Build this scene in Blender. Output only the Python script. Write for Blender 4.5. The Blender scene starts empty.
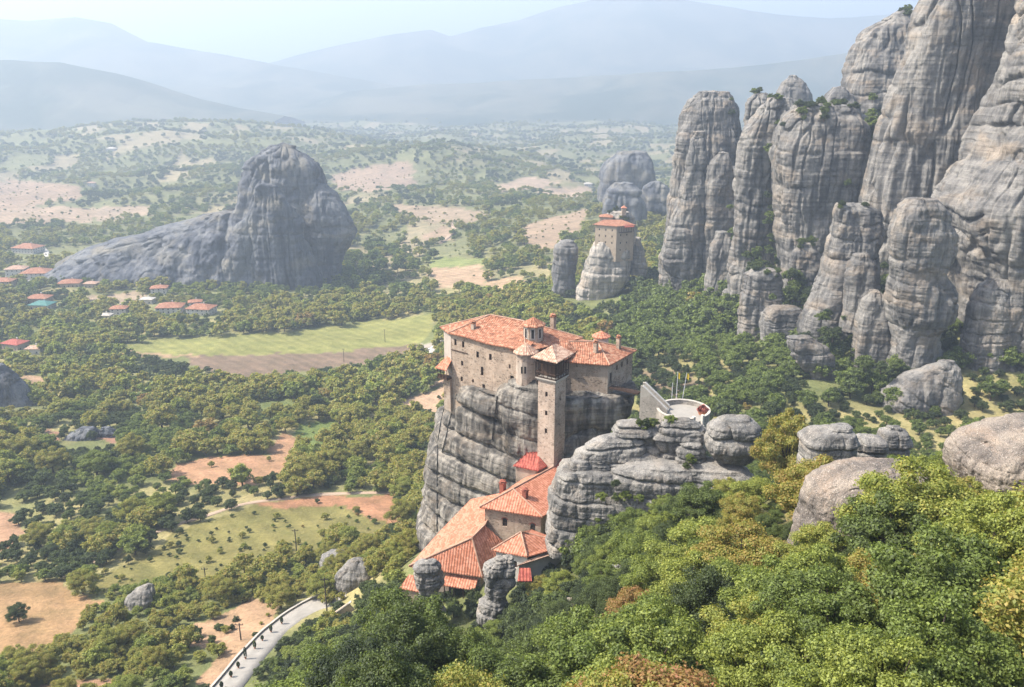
import bpy, math, random
import numpy as np
from mathutils import Vector
from mathutils.bvhtree import BVHTree
from mathutils.kdtree import KDTree

R = math.radians
S = bpy.context.scene
COL = S.collection
random.seed(7)
RNG = np.random.default_rng(7)

# ------------------------------------------------------------------ camera model
F, CX, CY = 850.0, 512.0, 343.5
PITCH = math.atan((CY - 70.0) / F)
CP, SP = math.cos(PITCH), math.sin(PITCH)
CZ = 250.0                                        # camera height; z below is relative to the camera


def zat(py, Y):
    u = (CY - py) / F
    return Y * (-SP + u * CP) / (CP + u * SP)


def xat(px, Y, z):
    return (px - CX) / F * (Y * CP - z * SP)


def W(px, py, Y):
    z = zat(py, Y)
    return Vector((xat(px, Y, z), Y, z + CZ))


def proj(x, y, z):
    """world -> pixel (numpy friendly)"""
    z = z - CZ
    c = y * CP - z * SP
    c = np.maximum(c, 0.01)
    return CX + F * x / c, CY - F * (y * SP + z * CP) / c


# ------------------------------------------------------------------ noise
def _hash(i, j, k, seed):
    h = (i.astype(np.int64) * 374761393 + j.astype(np.int64) * 668265263 + k.astype(np.int64) * 2147483647 + seed * 974711) & 0xFFFFFFFF
    h = ((h ^ (h >> 13)) * 1274126177) & 0xFFFFFFFF
    h = ((h ^ (h >> 16)) * 2246822519) & 0xFFFFFFFF
    return ((h ^ (h >> 15)) & 0xFFFFFF) / float(0xFFFFFF)


def vnoise(x, y, z, seed=0):
    x, y, z = np.broadcast_arrays(np.asarray(x, float), np.asarray(y, float), np.asarray(z, float))
    xi, yi, zi = np.floor(x), np.floor(y), np.floor(z)
    fx, fy, fz = x - xi, y - yi, z - zi
    fx = fx * fx * fx * (fx * (fx * 6 - 15) + 10)
    fy = fy * fy * fy * (fy * (fy * 6 - 15) + 10)
    fz = fz * fz * fz * (fz * (fz * 6 - 15) + 10)
    xi, yi, zi = xi.astype(np.int64), yi.astype(np.int64), zi.astype(np.int64)
    r = 0
    for a in (0, 1):
        wx = fx if a else 1 - fx
        for b in (0, 1):
            wy = fy if b else 1 - fy
            for c in (0, 1):
                wz = fz if c else 1 - fz
                r = r + wx * wy * wz * _hash(xi + a, yi + b, zi + c, seed)
    return r


def fbm(x, y, z, oct=4, seed=0, gain=0.5):
    t, a, n = 0, 1.0, 0
    for o in range(oct):
        f = 2.03 ** o
        t = t + a * vnoise(x * f, y * f, z * f, seed + o * 17)
        n += a
        a *= gain
    return t / n            # 0..1


# ------------------------------------------------------------------ terrain height (radial basis fit to surveyed points)
SURV = []


def v(px, py, Y):
    z = zat(py, Y)
    SURV.append((xat(px, Y, z) / Y, math.log(Y), z))


def g(px, Y, z):
    SURV.append((xat(px, Y, z) / Y, math.log(Y), z))


for px in (-160, 0):
    for py, Y in ((640, 168), (550, 230), (450, 330), (380, 450), (340, 560), (280, 760), (240, 980), (200, 1350)):
        v(px, py, Y)
for py, Y in ((645, 163), (560, 222), (450, 330), (345, 555), (283, 755), (200, 1350)):
    v(130, py, Y)
for py, Y in ((672, 146), (600, 190), (520, 255), (430, 360), (350, 545), (290, 740), (200, 1400)):
    v(255, py, Y)
for py, Y in ((604, 176), (575, 198), (520, 258)):
    v(345, py, Y)
for py, Y in ((480, 300), (420, 390), (380, 460), (345, 560), (300, 700), (260, 900), (200, 1400)):
    v(420, py, Y)
for a in ((550, 235, -130), (640, 235, -120), (700, 225, -113), (800, 195, -108), (900, 195, -108), (1010, 190, -104), (1200, 190, -100)):
    g(*a)
for a in ((800, 444, 262), (900, 444, 262), (1024, 444, 258), (1160, 440, 255), (800, 398, 300), (940, 395, 302), (1024, 402, 296), (1150, 395, 300),
          (720, 362, 370), (660, 342, 420), (725, 330, 440), (790, 322, 400), (850, 352, 350),
          (600, 322, 520), (560, 335, 500), (510, 335, 510), (640, 275, 680), (560, 290, 640), (500, 292, 690),
          (640, 222, 1000), (560, 222, 1050), (500, 250, 880), (665, 205, 1200)):
    v(*a)
for a in ((860, 520, -70), (950, 520, -40), (1024, 430, -40), (1120, 460, -10), (760, 620, -110), (900, 900, -60), (1100, 900, -30)):
    g(*a)
for px in (-160, 0, 130, 300, 430, 560, 680):
    v(px, 182, 1650)
    g(px, 5200, -229)
    g(px, 9000, -236)
    g(px, 21000, -245)
for a in ((430, 153, 1850), (490, 163, 1750), (370, 158, 1900), (330, 150, 2150), (200, 122, 2450), (120, 128, 2400), (0, 142, 2200), (-100, 146, 2200), (270, 130, 2400), (560, 160, 2200)):
    v(*a)
for a in ((430, 2500, -222), (500, 2500, -222), (200, 3300, -226), (0, 3100, -226), (330, 3100, -226), (600, 3000, -224), (900, 3000, -210), (1150, 3000, -180), (1100, 9000, -230), (1100, 21000, -245)):
    g(*a)
SPUR = {1230: ((18, -21), (35, -29), (75, -39), (110, -55), (140, -76)),
        1000: ((18, -22), (35, -30.5), (50, -35), (75, -41.5), (90, -47), (110, -59), (140, -79)),
        800: ((18, -24), (35, -33), (50, -38.5), (75, -46), (100, -54), (116, -60), (140, -79)),
        730: ((120, -65), (150, -78)),
        650: ((18, -26), (40, -39), (60, -50), (80, -57), (100, -64), (120, -73), (145, -74), (165, -73), (190, -96)),
        560: ((18, -26), (40, -40), (60, -52), (90, -70), (115, -81), (135, -88), (160, -84), (190, -106)),
        480: ((18, -25), (40, -40), (70, -63), (100, -85), (125, -94), (145, -95), (165, -95), (190, -112), (215, -132)),
        400: ((18, -24), (40, -38), (60, -50.5), (80, -66), (110, -93), (130, -103), (150, -104), (172, -110)),
        300: ((18, -24), (40, -42), (60, -59), (90, -86), (120, -109)),
        150: ((18, -25), (40, -45), (70, -75), (100, -98)),
        0: ((18, -25), (40, -46), (80, -84), (120, -111)),
        -160: ((18, -25), (40, -46), (80, -84), (120, -111))}
for px, l in SPUR.items():
    for Y, z in l:
        g(px, Y, z)
SURV = np.array(SURV)
KU, KC = 1.7, 0.05
_P = np.stack([SURV[:, 0] * KU, SURV[:, 1]], 1)


def _ker(d2):
    return np.sqrt(d2 + KC * KC)


_A = _ker(((_P[:, None] - _P[None]) ** 2).sum(-1))
_Z0 = -120.0
_w = np.linalg.solve(_A + 1e-6 * np.eye(len(_A)), SURV[:, 2] - _Z0)


def height(x, y):
    x, y = np.asarray(x, float), np.asarray(y, float)
    sh = x.shape
    x, y = x.ravel(), np.maximum(y.ravel(), 10.0)
    u, l = np.clip(x / y, -1.5, 1.5) * KU, np.log(y)
    out = np.empty_like(x)
    for s in range(0, len(x), 40000):
        e = slice(s, s + 40000)
        d2 = (u[e, None] - _P[None, :, 0]) ** 2 + (l[e, None] - _P[None, :, 1]) ** 2
        out[e] = _ker(d2) @ _w + _Z0
    amp = np.clip((y - 60) / 250, 0.15, 1.0)
    out += (fbm(x / 38, y / 38, 0, 4, 3) - 0.5) * 5.0 * amp
    far = np.clip((y - 750) / 700, 0, 1) * np.clip((9000 - y) / 6000, 0, 1)
    out += (fbm(x / 230, y / 230, 0, 5, 11) - 0.47) * 62 * far
    return out.reshape(sh) + CZ


def ground_hit(px, py, lo=30.0, hi=9000.0):
    Y = np.exp(np.linspace(math.log(lo), math.log(hi), 1400))
    z = np.array([zat(py, t) for t in Y])
    x = (px - CX) / F * (Y * CP - z * SP)
    d = z + CZ - height(x, Y)
    i = np.argmax(d < 0)
    if i == 0:
        i = len(Y) - 1
    t = d[i - 1] / (d[i - 1] - d[i] + 1e-9)
    Yh = Y[i - 1] + (Y[i] - Y[i - 1]) * t
    p = W(px, py, float(Yh))
    return p


# ------------------------------------------------------------------ materials
MATS = {}


class NT:
    def __init__(s, name):
        s.m = bpy.data.materials.new(name)
        s.m.use_nodes = True
        s.t = s.m.node_tree
        s.t.nodes.clear()
        s.out = s.n('ShaderNodeOutputMaterial')

    def n(s, ty, **kw):
        nd = s.t.nodes.new(ty)
        for k, val in kw.items():
            setattr(nd, k, val)
        return nd

    def l(s, a, b):
        s.t.links.new(a, b)

    def pos(s, scale=(1, 1, 1)):
        ge = s.n('ShaderNodeNewGeometry')
        mp = s.n('ShaderNodeMapping')
        mp.inputs['Scale'].default_value = scale
        s.l(ge.outputs['Position'], mp.inputs['Vector'])
        return mp.outputs[0]

    def noise(s, vec, scale=1.0, detail=5, rough=0.6, dist=0.0):
        nd = s.n('ShaderNodeTexNoise')
        nd.inputs['Scale'].default_value = scale
        nd.inputs['Detail'].default_value = detail
        nd.inputs['Roughness'].default_value = rough
        nd.inputs['Distortion'].default_value = dist
        if vec is not None:
            s.l(vec, nd.inputs['Vector'])
        return nd.outputs[0]

    def ramp(s, fac, stops, interp='LINEAR'):
        nd = s.n('ShaderNodeValToRGB')
        nd.color_ramp.interpolation = interp
        el = nd.color_ramp.elements
        while len(el) < len(stops):
            el.new(0.5)
        for e, (p, c) in zip(el, stops):
            e.position = p
            e.color = (c, c, c, 1) if isinstance(c, (int, float)) else (*c, 1)
        s.l(fac, nd.inputs[0])
        return nd.outputs[0]

    def mix(s, fac, a, b, mode='MIX'):
        nd = s.n('ShaderNodeMix', data_type='RGBA', blend_type=mode)
        for i, val in ((0, fac), (6, a), (7, b)):
            if isinstance(val, (int, float)):
                nd.inputs[i].default_value = val
            elif isinstance(val, tuple):
                nd.inputs[i].default_value = (*val, 1)
            else:
                s.l(val, nd.inputs[i])
        return nd.outputs[2]

    def math(s, op, a, b=0.0):
        nd = s.n('ShaderNodeMath', operation=op)
        for i, val in ((0, a), (1, b)):
            if isinstance(val, (int, float)):
                nd.inputs[i].default_value = val
            else:
                s.l(val, nd.inputs[i])
        return nd.outputs[0]

    def bump(s, h, strength=0.5, dist=0.1, prev=None):
        b = s.n('ShaderNodeBump')
        b.inputs['Strength'].default_value = strength
        b.inputs['Distance'].default_value = dist
        s.l(h, b.inputs['Height'])
        if prev is not None:
            s.l(prev, b.inputs['Normal'])
        return b.outputs[0]

    def principled(s, col, rough=0.9, normal=None, spec=0.2):
        p = s.n('ShaderNodeBsdfPrincipled')
        if isinstance(col, tuple):
            p.inputs['Base Color'].default_value = (*col, 1)
        else:
            s.l(col, p.inputs['Base Color'])
        p.inputs['Roughness'].default_value = rough
        p.inputs['Specular IOR Level'].default_value = spec
        if normal is not None:
            s.l(normal, p.inputs['Normal'])
        s.l(p.outputs[0], s.out.inputs[0])
        return s.m


def rock_mat(name, dark, mid, light, warm, sc=1.0, streak=1.0, lichen=0.0, bump=0.6, warm_amt=0.5, strata=1.0):
    """sc: feature size multiplier in metres"""
    t = NT(name)
    st = t.noise(t.pos((0.22 / sc, 0.22 / sc, 0.016 / sc)), 1.0, 6, 0.65, 0.4)       # vertical water stains
    bd = t.noise(t.pos((0.02 / sc, 0.02 / sc, 0.55 / sc)), 1.0, 5, 0.6, 0.25)          # bedding
    bl = t.noise(t.pos((0.05 / sc,) * 3), 1.0, 5, 0.6, 0.3)                        # blotches
    fine = t.noise(t.pos((1.6 / sc,) * 3), 1.0, 6, 0.7)
    a = t.math('ADD', t.math('MULTIPLY', st, 0.5 * streak), t.math('MULTIPLY', bd, 0.3 * strata))
    a = t.math('ADD', a, t.math('MULTIPLY', bl, 0.3))
    tot = 0.5 * streak + 0.3 * strata + 0.3
    a = t.math('DIVIDE', a, tot)
    col = t.ramp(a, ((0.405, dark), (0.485, mid), (0.565, light)))
    s2 = t.noise(t.pos((0.5 / sc, 0.5 / sc, 0.02 / sc)), 1.0, 4, 0.6, 0.3)
    col = t.mix(t.ramp(s2, ((0.54, 0.0), (0.66, 0.6 * min(1.0, streak)))), col, tuple(x * 0.55 for x in dark))
    wm = t.ramp(t.noise(t.pos((0.045 / sc, 0.045 / sc, 0.09 / sc)), 1.3, 4, 0.6, 0.8), ((0.5, 0.0), (0.68, warm_amt)))
    col = t.mix(wm, col, warm)
    col = t.mix(0.55, col, t.ramp(fine, ((0.3, 0.55), (0.7, 1.25))), 'MULTIPLY')
    if lichen:
        li = t.noise(t.pos((2.6 / sc,) * 3), 1.0, 3, 0.7)
        col = t.mix(t.ramp(li, ((0.52, 0.0), (0.6, lichen))), col, (0.05, 0.048, 0.045))
        l2 = t.noise(t.pos((1.7 / sc,) * 3), 1.0, 3, 0.7)
        col = t.mix(t.ramp(l2, ((0.58, 0.0), (0.66, lichen * 0.7))), col, (0.46, 0.42, 0.36))
    nb = t.bump(fine, bump * 0.7, 0.25 * sc)
    nb = t.bump(bd, bump * 0.8 * strata, 0.9 * sc, nb)
    nb = t.bump(st, bump * 0.8, 1.2 * sc, nb)
    return t.principled(col, 0.92, nb, 0.15)


MATS['cliff'] = rock_mat('cliff_rock', (0.066, 0.064, 0.061), (0.136, 0.128, 0.118), (0.208, 0.193, 0.171), (0.285, 0.22, 0.155), 1.2, warm_amt=0.5, strata=0.95, streak=1.2, bump=0.95)
MATS['backcliff'] = rock_mat('grey_cliff_rock', (0.08, 0.08, 0.08), (0.14, 0.134, 0.127), (0.195, 0.184, 0.168), (0.23, 0.19, 0.145), 1.5, warm_amt=0.35)  # greyer, less warm variant of the cliff rock
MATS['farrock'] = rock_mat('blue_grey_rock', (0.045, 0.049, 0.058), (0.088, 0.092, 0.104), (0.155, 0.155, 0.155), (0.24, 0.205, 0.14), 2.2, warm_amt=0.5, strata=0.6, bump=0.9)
MATS['monrock'] = rock_mat('monastery_crag_rock', (0.036, 0.034, 0.031), (0.105, 0.096, 0.084), (0.245, 0.222, 0.188), (0.30, 0.235, 0.17), 0.45, bump=0.8, streak=1.2, warm_amt=0.35)
MATS['outcrop'] = rock_mat('layered_outcrop_rock', (0.085, 0.082, 0.077), (0.175, 0.165, 0.15), (0.275, 0.255, 0.225), (0.31, 0.24, 0.17), 0.35, streak=0.5, lichen=0.7, bump=0.9, warm_amt=0.35)
MATS['boulder'] = rock_mat('lichen_boulder_rock', (0.095, 0.08, 0.068), (0.17, 0.14, 0.115), (0.26, 0.215, 0.17), (0.31, 0.22, 0.15), 0.22, streak=0.25, strata=0.3, lichen=0.95, bump=1.0, warm_amt=0.45)


MATS['palerock'] = rock_mat('pale_tan_rock', (0.14, 0.13, 0.115), (0.25, 0.23, 0.20), (0.36, 0.32, 0.27), (0.38, 0.30, 0.22), 0.8, warm_amt=0.5)


def stone_wall_mat(name, c1, c2, mortar, scale=1.9):
    t = NT(name)
    vor = t.n('ShaderNodeTexVoronoi', feature='DISTANCE_TO_EDGE')
    vor.inputs['Scale'].default_value = scale
    vc = t.n('ShaderNodeTexVoronoi')
    vc.inputs['Scale'].default_value = scale
    p = t.pos((1, 1, 1.7))
    t.l(p, vor.inputs['Vector'])
    t.l(p, vc.inputs['Vector'])
    sep = t.n('ShaderNodeSeparateColor')
    t.l(vc.outputs['Color'], sep.inputs[0])
    col = t.ramp(sep.outputs[0], ((0.0, c1), (0.75, c2), (1.0, tuple(x * 0.55 for x in c1))))
    big = t.noise(t.pos((0.28, 0.28, 0.2)), 1.0, 6, 0.65)
    col = t.mix(1.0, col, t.ramp(big, ((0.32, 0.55), (0.5, 0.95), (0.66, 1.22))), 'MULTIPLY')
    pl = t.noise(t.pos((0.16, 0.16, 0.22)), 1.0, 3, 0.5, 0.6)
    col = t.mix(t.ramp(pl, ((0.56, 0.0), (0.6, 0.55))), col, mortar)
    col = t.mix(t.ramp(vor.outputs['Distance'], ((0.0, 1.0), (0.07, 0.0))), col, mortar)
    streak = t.noise(t.pos((1.2, 1.2, 0.07)), 1.0, 4, 0.6)
    col = t.mix(t.ramp(streak, ((0.56, 0.0), (0.72, 0.45))), col, tuple(x * 0.45 for x in c1))
    nb = t.bump(vor.outputs['Distance'], 0.5, 0.08)
    nb = t.bump(t.noise(t.pos((5, 5, 5)), 1, 4), 0.4, 0.05, nb)
    return t.principled(col, 0.93, nb, 0.1)


MATS['stone'] = stone_wall_mat('pink_stone_wall', (0.285, 0.205, 0.145), (0.37, 0.285, 0.215), (0.385, 0.32, 0.255))
MATS['tower'] = stone_wall_mat('tower_stone_wall', (0.325, 0.24, 0.18), (0.42, 0.33, 0.26), (0.415, 0.35, 0.285), 2.3)
MATS['grey_stone'] = stone_wall_mat('grey_stone_wall', (0.27, 0.24, 0.205), (0.36, 0.32, 0.27), (0.36, 0.33, 0.285), 2.6)


def tile_mat(name, c1, c2, c3, rib=0.42, mottled=0.6, ribs=0.5):
    t = NT(name)
    uv = t.n('ShaderNodeUVMap')
    wv = t.n('ShaderNodeTexWave', wave_type='BANDS', bands_direction='X', wave_profile='SIN')
    wv.inputs['Scale'].default_value = 0.314 / rib
    wv.inputs['Distortion'].default_value = 0.35
    wv.inputs['Detail'].default_value = 1
    t.l(uv.outputs[0], wv.inputs['Vector'])
    mp = t.n('ShaderNodeMapping')
    mp.inputs['Scale'].default_value = (1.6, 2.6, 1)
    t.l(uv.outputs[0], mp.inputs[0])
    vc = t.n('ShaderNodeTexVoronoi')
    vc.inputs['Scale'].default_value = 1.0
    t.l(mp.outputs[0], vc.inputs['Vector'])
    sep = t.n('ShaderNodeSeparateColor')
    t.l(vc.outputs['Color'], sep.inputs[0])
    nz = t.noise(t.pos((0.5, 0.5, 0.5)), 1.0, 7, 0.75)
    f = t.math('ADD', t.math('MULTIPLY', sep.outputs[0], 0.4), t.math('MULTIPLY', nz, 0.6))
    w = 0.2 * mottled
    col = t.ramp(f, ((0.5 - w - .02, c1), (0.5, c2), (0.5 + w + .02, c3)))
    col = t.mix(ribs, col, t.ramp(wv.outputs['Fac'], ((0.05, 0.55), (0.5, 1.05))), 'MULTIPLY')
    nb = t.bump(wv.outputs['Fac'], 0.7, 0.12)
    nb = t.bump(nz, 0.5, 0.1, nb)
    return t.principled(col, 0.85, nb, 0.2)


MATS['old_tile'] = tile_mat('weathered_terracotta_tile', (0.165, 0.07, 0.04), (0.30, 0.122, 0.068), (0.38, 0.22, 0.14), 0.5, 1.0, 0.45)
MATS['pale_tile'] = tile_mat('pale_worn_tile', (0.235, 0.13, 0.085), (0.37, 0.23, 0.16), (0.45, 0.325, 0.24), 0.5, 1.0, 0.35)
MATS['new_tile'] = tile_mat('orange_red_tile', (0.33, 0.125, 0.07), (0.41, 0.165, 0.098), (0.47, 0.21, 0.135), 0.55, 0.5, 0.55)
MATS['red_tile'] = tile_mat('deep_red_tile', (0.25, 0.06, 0.045), (0.31, 0.078, 0.055), (0.35, 0.10, 0.07), 0.6, 0.5, 0.4)


def plain(name, c, rough=0.85, var=0.25, scale=1.0, spec=0.2, metal=0.0):
    t = NT(name)
    nz = t.noise(t.pos((1, 1, 1)), scale, 5, 0.65)
    col = t.mix(1.0, c, t.ramp(nz, ((0.3, 1 - var), (0.7, 1 + var))), 'MULTIPLY')
    m = t.principled(col, rough, t.bump(nz, 0.25, 0.05), spec)
    return m


MATS['wood'] = plain('dark_brown_timber', (0.055, 0.032, 0.022), 0.75, 0.5, 4)
MATS['dark'] = plain('dark_window_glass', (0.018, 0.018, 0.02), 0.25, 0.2, 2, 0.5)
MATS['frame'] = plain('brown_window_frame', (0.10, 0.06, 0.04), 0.6, 0.3, 5)
MATS['white'] = plain('white_plaster', (0.44, 0.41, 0.36), 0.9, 0.12, 0.8)
MATS['cream'] = plain('cream_plaster', (0.33, 0.26, 0.19), 0.9, 0.15, 0.5)
MATS['pale'] = plain('sunlit_end_wall', (0.34, 0.29, 0.245), 0.9, 0.15, 0.7)  # sunlit paleness of the monastery's left end wall, painted into the base colour
MATS['brick'] = plain('dark_red_brick', (0.22, 0.07, 0.045), 0.9, 0.4, 5)
MATS['iron'] = plain('black_iron', (0.02, 0.02, 0.02), 0.6, 0.2, 3)
MATS['pole'] = plain('weathered_pole_wood', (0.05, 0.042, 0.035), 0.8, 0.4, 3)
MATS['metal'] = plain('pale_metal', (0.5, 0.5, 0.5), 0.4, 0.1, 3, 0.5)
MATS['concrete'] = plain('pale_concrete', (0.37, 0.335, 0.285), 0.9, 0.12, 0.6)
MATS['paving'] = plain('light_paving', (0.25, 0.23, 0.20), 0.9, 0.16, 0.35)
MATS['road'] = plain('dusty_road', (0.36, 0.33, 0.29), 0.95, 0.15, 0.1)
MATS['dirt'] = plain('dirt_track', (0.32, 0.235, 0.165), 0.95, 0.2, 0.15)
MATS['yellow'] = plain('yellow_flag_cloth', (0.75, 0.52, 0.05), 0.8, 0.1, 3)
MATS['blue'] = plain('blue_flag_cloth', (0.10, 0.16, 0.42), 0.8, 0.1, 3)
MATS['flower'] = plain('red_flowers', (0.26, 0.085, 0.065), 0.8, 0.6, 7)
MATS['terracotta'] = plain('terracotta_pot', (0.38, 0.15, 0.08), 0.85, 0.2, 5)
MATS['teal'] = plain('teal_sheet_roof', (0.045, 0.14, 0.12), 0.6, 0.15, 0.6)
MATS['car_white'] = plain('white_car_paint', (0.75, 0.75, 0.75), 0.3, 0.03, 1, 0.5)
MATS['car_red'] = plain('red_car_paint', (0.45, 0.05, 0.04), 0.3, 0.03, 1, 0.5)
MATS['rubber'] = plain('tyre_rubber', (0.02, 0.02, 0.02), 0.8, 0.1, 2)
MATS['bark'] = plain('tree_bark', (0.075, 0.055, 0.042), 0.95, 0.5, 6)


def leaf_mat():
    t = NT('leaves')
    at = t.n('ShaderNodeAttribute', attribute_type='INSTANCER', attribute_name='tint')
    ge = t.n('ShaderNodeNewGeometry')
    oi = t.n('ShaderNodeObjectInfo')
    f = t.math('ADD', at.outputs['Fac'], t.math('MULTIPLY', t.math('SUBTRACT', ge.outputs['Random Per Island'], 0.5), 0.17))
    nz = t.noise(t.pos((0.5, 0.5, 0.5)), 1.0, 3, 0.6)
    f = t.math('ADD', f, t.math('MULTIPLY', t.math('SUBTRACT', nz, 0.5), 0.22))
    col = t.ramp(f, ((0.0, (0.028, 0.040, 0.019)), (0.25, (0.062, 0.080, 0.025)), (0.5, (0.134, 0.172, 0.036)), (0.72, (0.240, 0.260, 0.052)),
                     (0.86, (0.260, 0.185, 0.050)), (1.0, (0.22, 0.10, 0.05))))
    col = t.mix(0.8, col, t.ramp(ge.outputs['Random Per Island'], ((0.0, 0.65), (1.0, 1.4))), 'MULTIPLY')
    d = t.n('ShaderNodeBsdfDiffuse')
    tr = t.n('ShaderNodeBsdfTranslucent')
    gl = t.n('ShaderNodeBsdfGlossy')
    gl.inputs['Roughness'].default_value = 0.6
    gl.inputs['Color'].default_value = (0.9, 0.95, 1, 1)
    t.l(col, d.inputs[0])
    t.l(t.mix(1.0, col, (1.25, 1.25, 0.6), 'MULTIPLY'), tr.inputs[0])
    m1 = t.n('ShaderNodeMixShader')
    m1.inputs[0].default_value = 0.40
    t.l(d.outputs[0], m1.inputs[1])
    t.l(tr.outputs[0], m1.inputs[2])
    m2 = t.n('ShaderNodeMixShader')
    m2.inputs[0].default_value = 0.015
    t.l(m1.outputs[0], m2.inputs[1])
    t.l(gl.outputs[0], m2.inputs[2])
    t.l(m2.outputs[0], t.out.inputs[0])
    return t.m


MATS['leaf'] = leaf_mat()


def ground_mat():
    t = NT('ground_cover')
    at = t.n('ShaderNodeAttribute', attribute_name='cover')
    col = at.outputs['Color']
    n1 = t.noise(t.pos((0.09,) * 3), 1.0, 6, 0.7)
    n2 = t.noise(t.pos((0.9, 0.9, 0.9)), 1.0, 5, 0.7)
    n3 = t.noise(t.pos((0.018, 0.05, 0.02)), 1.0, 4, 0.6, 0.5)
    col = t.mix(0.8, col, t.ramp(n1, ((0.3, (0.62, 0.68, 0.6)), (0.7, (1.3, 1.22, 1.2)))), 'MULTIPLY')
    col = t.mix(0.7, col, t.ramp(n2, ((0.3, 0.6), (0.7, 1.3))), 'MULTIPLY')
    col = t.mix(0.5, col, t.ramp(n3, ((0.35, 0.75), (0.65, 1.25))), 'MULTIPLY')
    wv = t.n('ShaderNodeTexWave', wave_type='BANDS', bands_direction='DIAGONAL')
    wv.inputs['Scale'].default_value = 0.06
    wv.inputs['Distortion'].default_value = 2.2
    wv.inputs['Detail'].default_value = 3
    wv.inputs['Detail Scale'].default_value = 0.6
    ge = t.n('ShaderNodeNewGeometry')
    t.l(ge.outputs['Position'], wv.inputs['Vector'])
    col = t.mix(t.math('MULTIPLY', at.outputs['Alpha'], 0.22), col, t.ramp(wv.outputs['Fac'], ((0.2, (0.62, 0.6, 0.6)), (0.8, (1.18, 1.12, 1.05)))), 'MULTIPLY')
    nb = t.bump(n2, 0.6, 0.5)
    nb = t.bump(n1, 0.5, 2.0, nb)
    return t.principled(col, 0.98, nb, 0.05)


MATS['ground'] = ground_mat()


def mountain_mat(c1=(0.03, 0.046, 0.028), c2=(0.11, 0.105, 0.07)):
    t = NT('far_mountain_slopes')
    n1 = t.noise(t.pos((0.0022,) * 3), 1.0, 7, 0.65, 0.4)
    col = t.ramp(n1, ((0.42, c1), (0.6, c2)))
    return t.principled(col, 1.0, None, 0.0)


MATS['mountain'] = mountain_mat()


# ------------------------------------------------------------------ mesh helpers
def tag(o, label=None, cat=None, group=None, kind=None):
    for k, val in (('label', label), ('category', cat), ('group', group), ('kind', kind)):
        if val:
            o[k] = val
    return o


def empty(name, loc, label, cat, group=None):
    o = bpy.data.objects.new(name, None)
    o.empty_display_size = 1
    o.location = loc
    COL.objects.link(o)
    return tag(o, label, cat, group)


def mesh_np(name, V, Fq, mats, smooth=True, mat_idx=None, link=True):
    """V (N,3) float, Fq (M,4) or (M,3) int"""
    me = bpy.data.meshes.new(name)
    V = np.asarray(V, np.float32)
    Fq = np.asarray(Fq, np.int32)
    n, k = Fq.shape
    me.vertices.add(len(V))
    me.vertices.foreach_set('co', V.ravel())
    me.loops.add(n * k)
    me.loops.foreach_set('vertex_index', Fq.ravel())
    me.polygons.add(n)
    me.polygons.foreach_set('loop_start', np.arange(0, n * k, k, dtype=np.int32))
    me.polygons.foreach_set('loop_total', np.full(n, k, np.int32))
    if smooth:
        me.polygons.foreach_set('use_smooth', np.ones(n, bool))
    for m in (mats if isinstance(mats, (list, tuple)) else [mats]):
        me.materials.append(m)
    if mat_idx is not None:
        me.polygons.foreach_set('material_index', np.asarray(mat_idx, np.int32))
    me.update(calc_edges=True)
    o = bpy.data.objects.new(name, me)
    if link:
        COL.objects.link(o)
    return o


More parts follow.
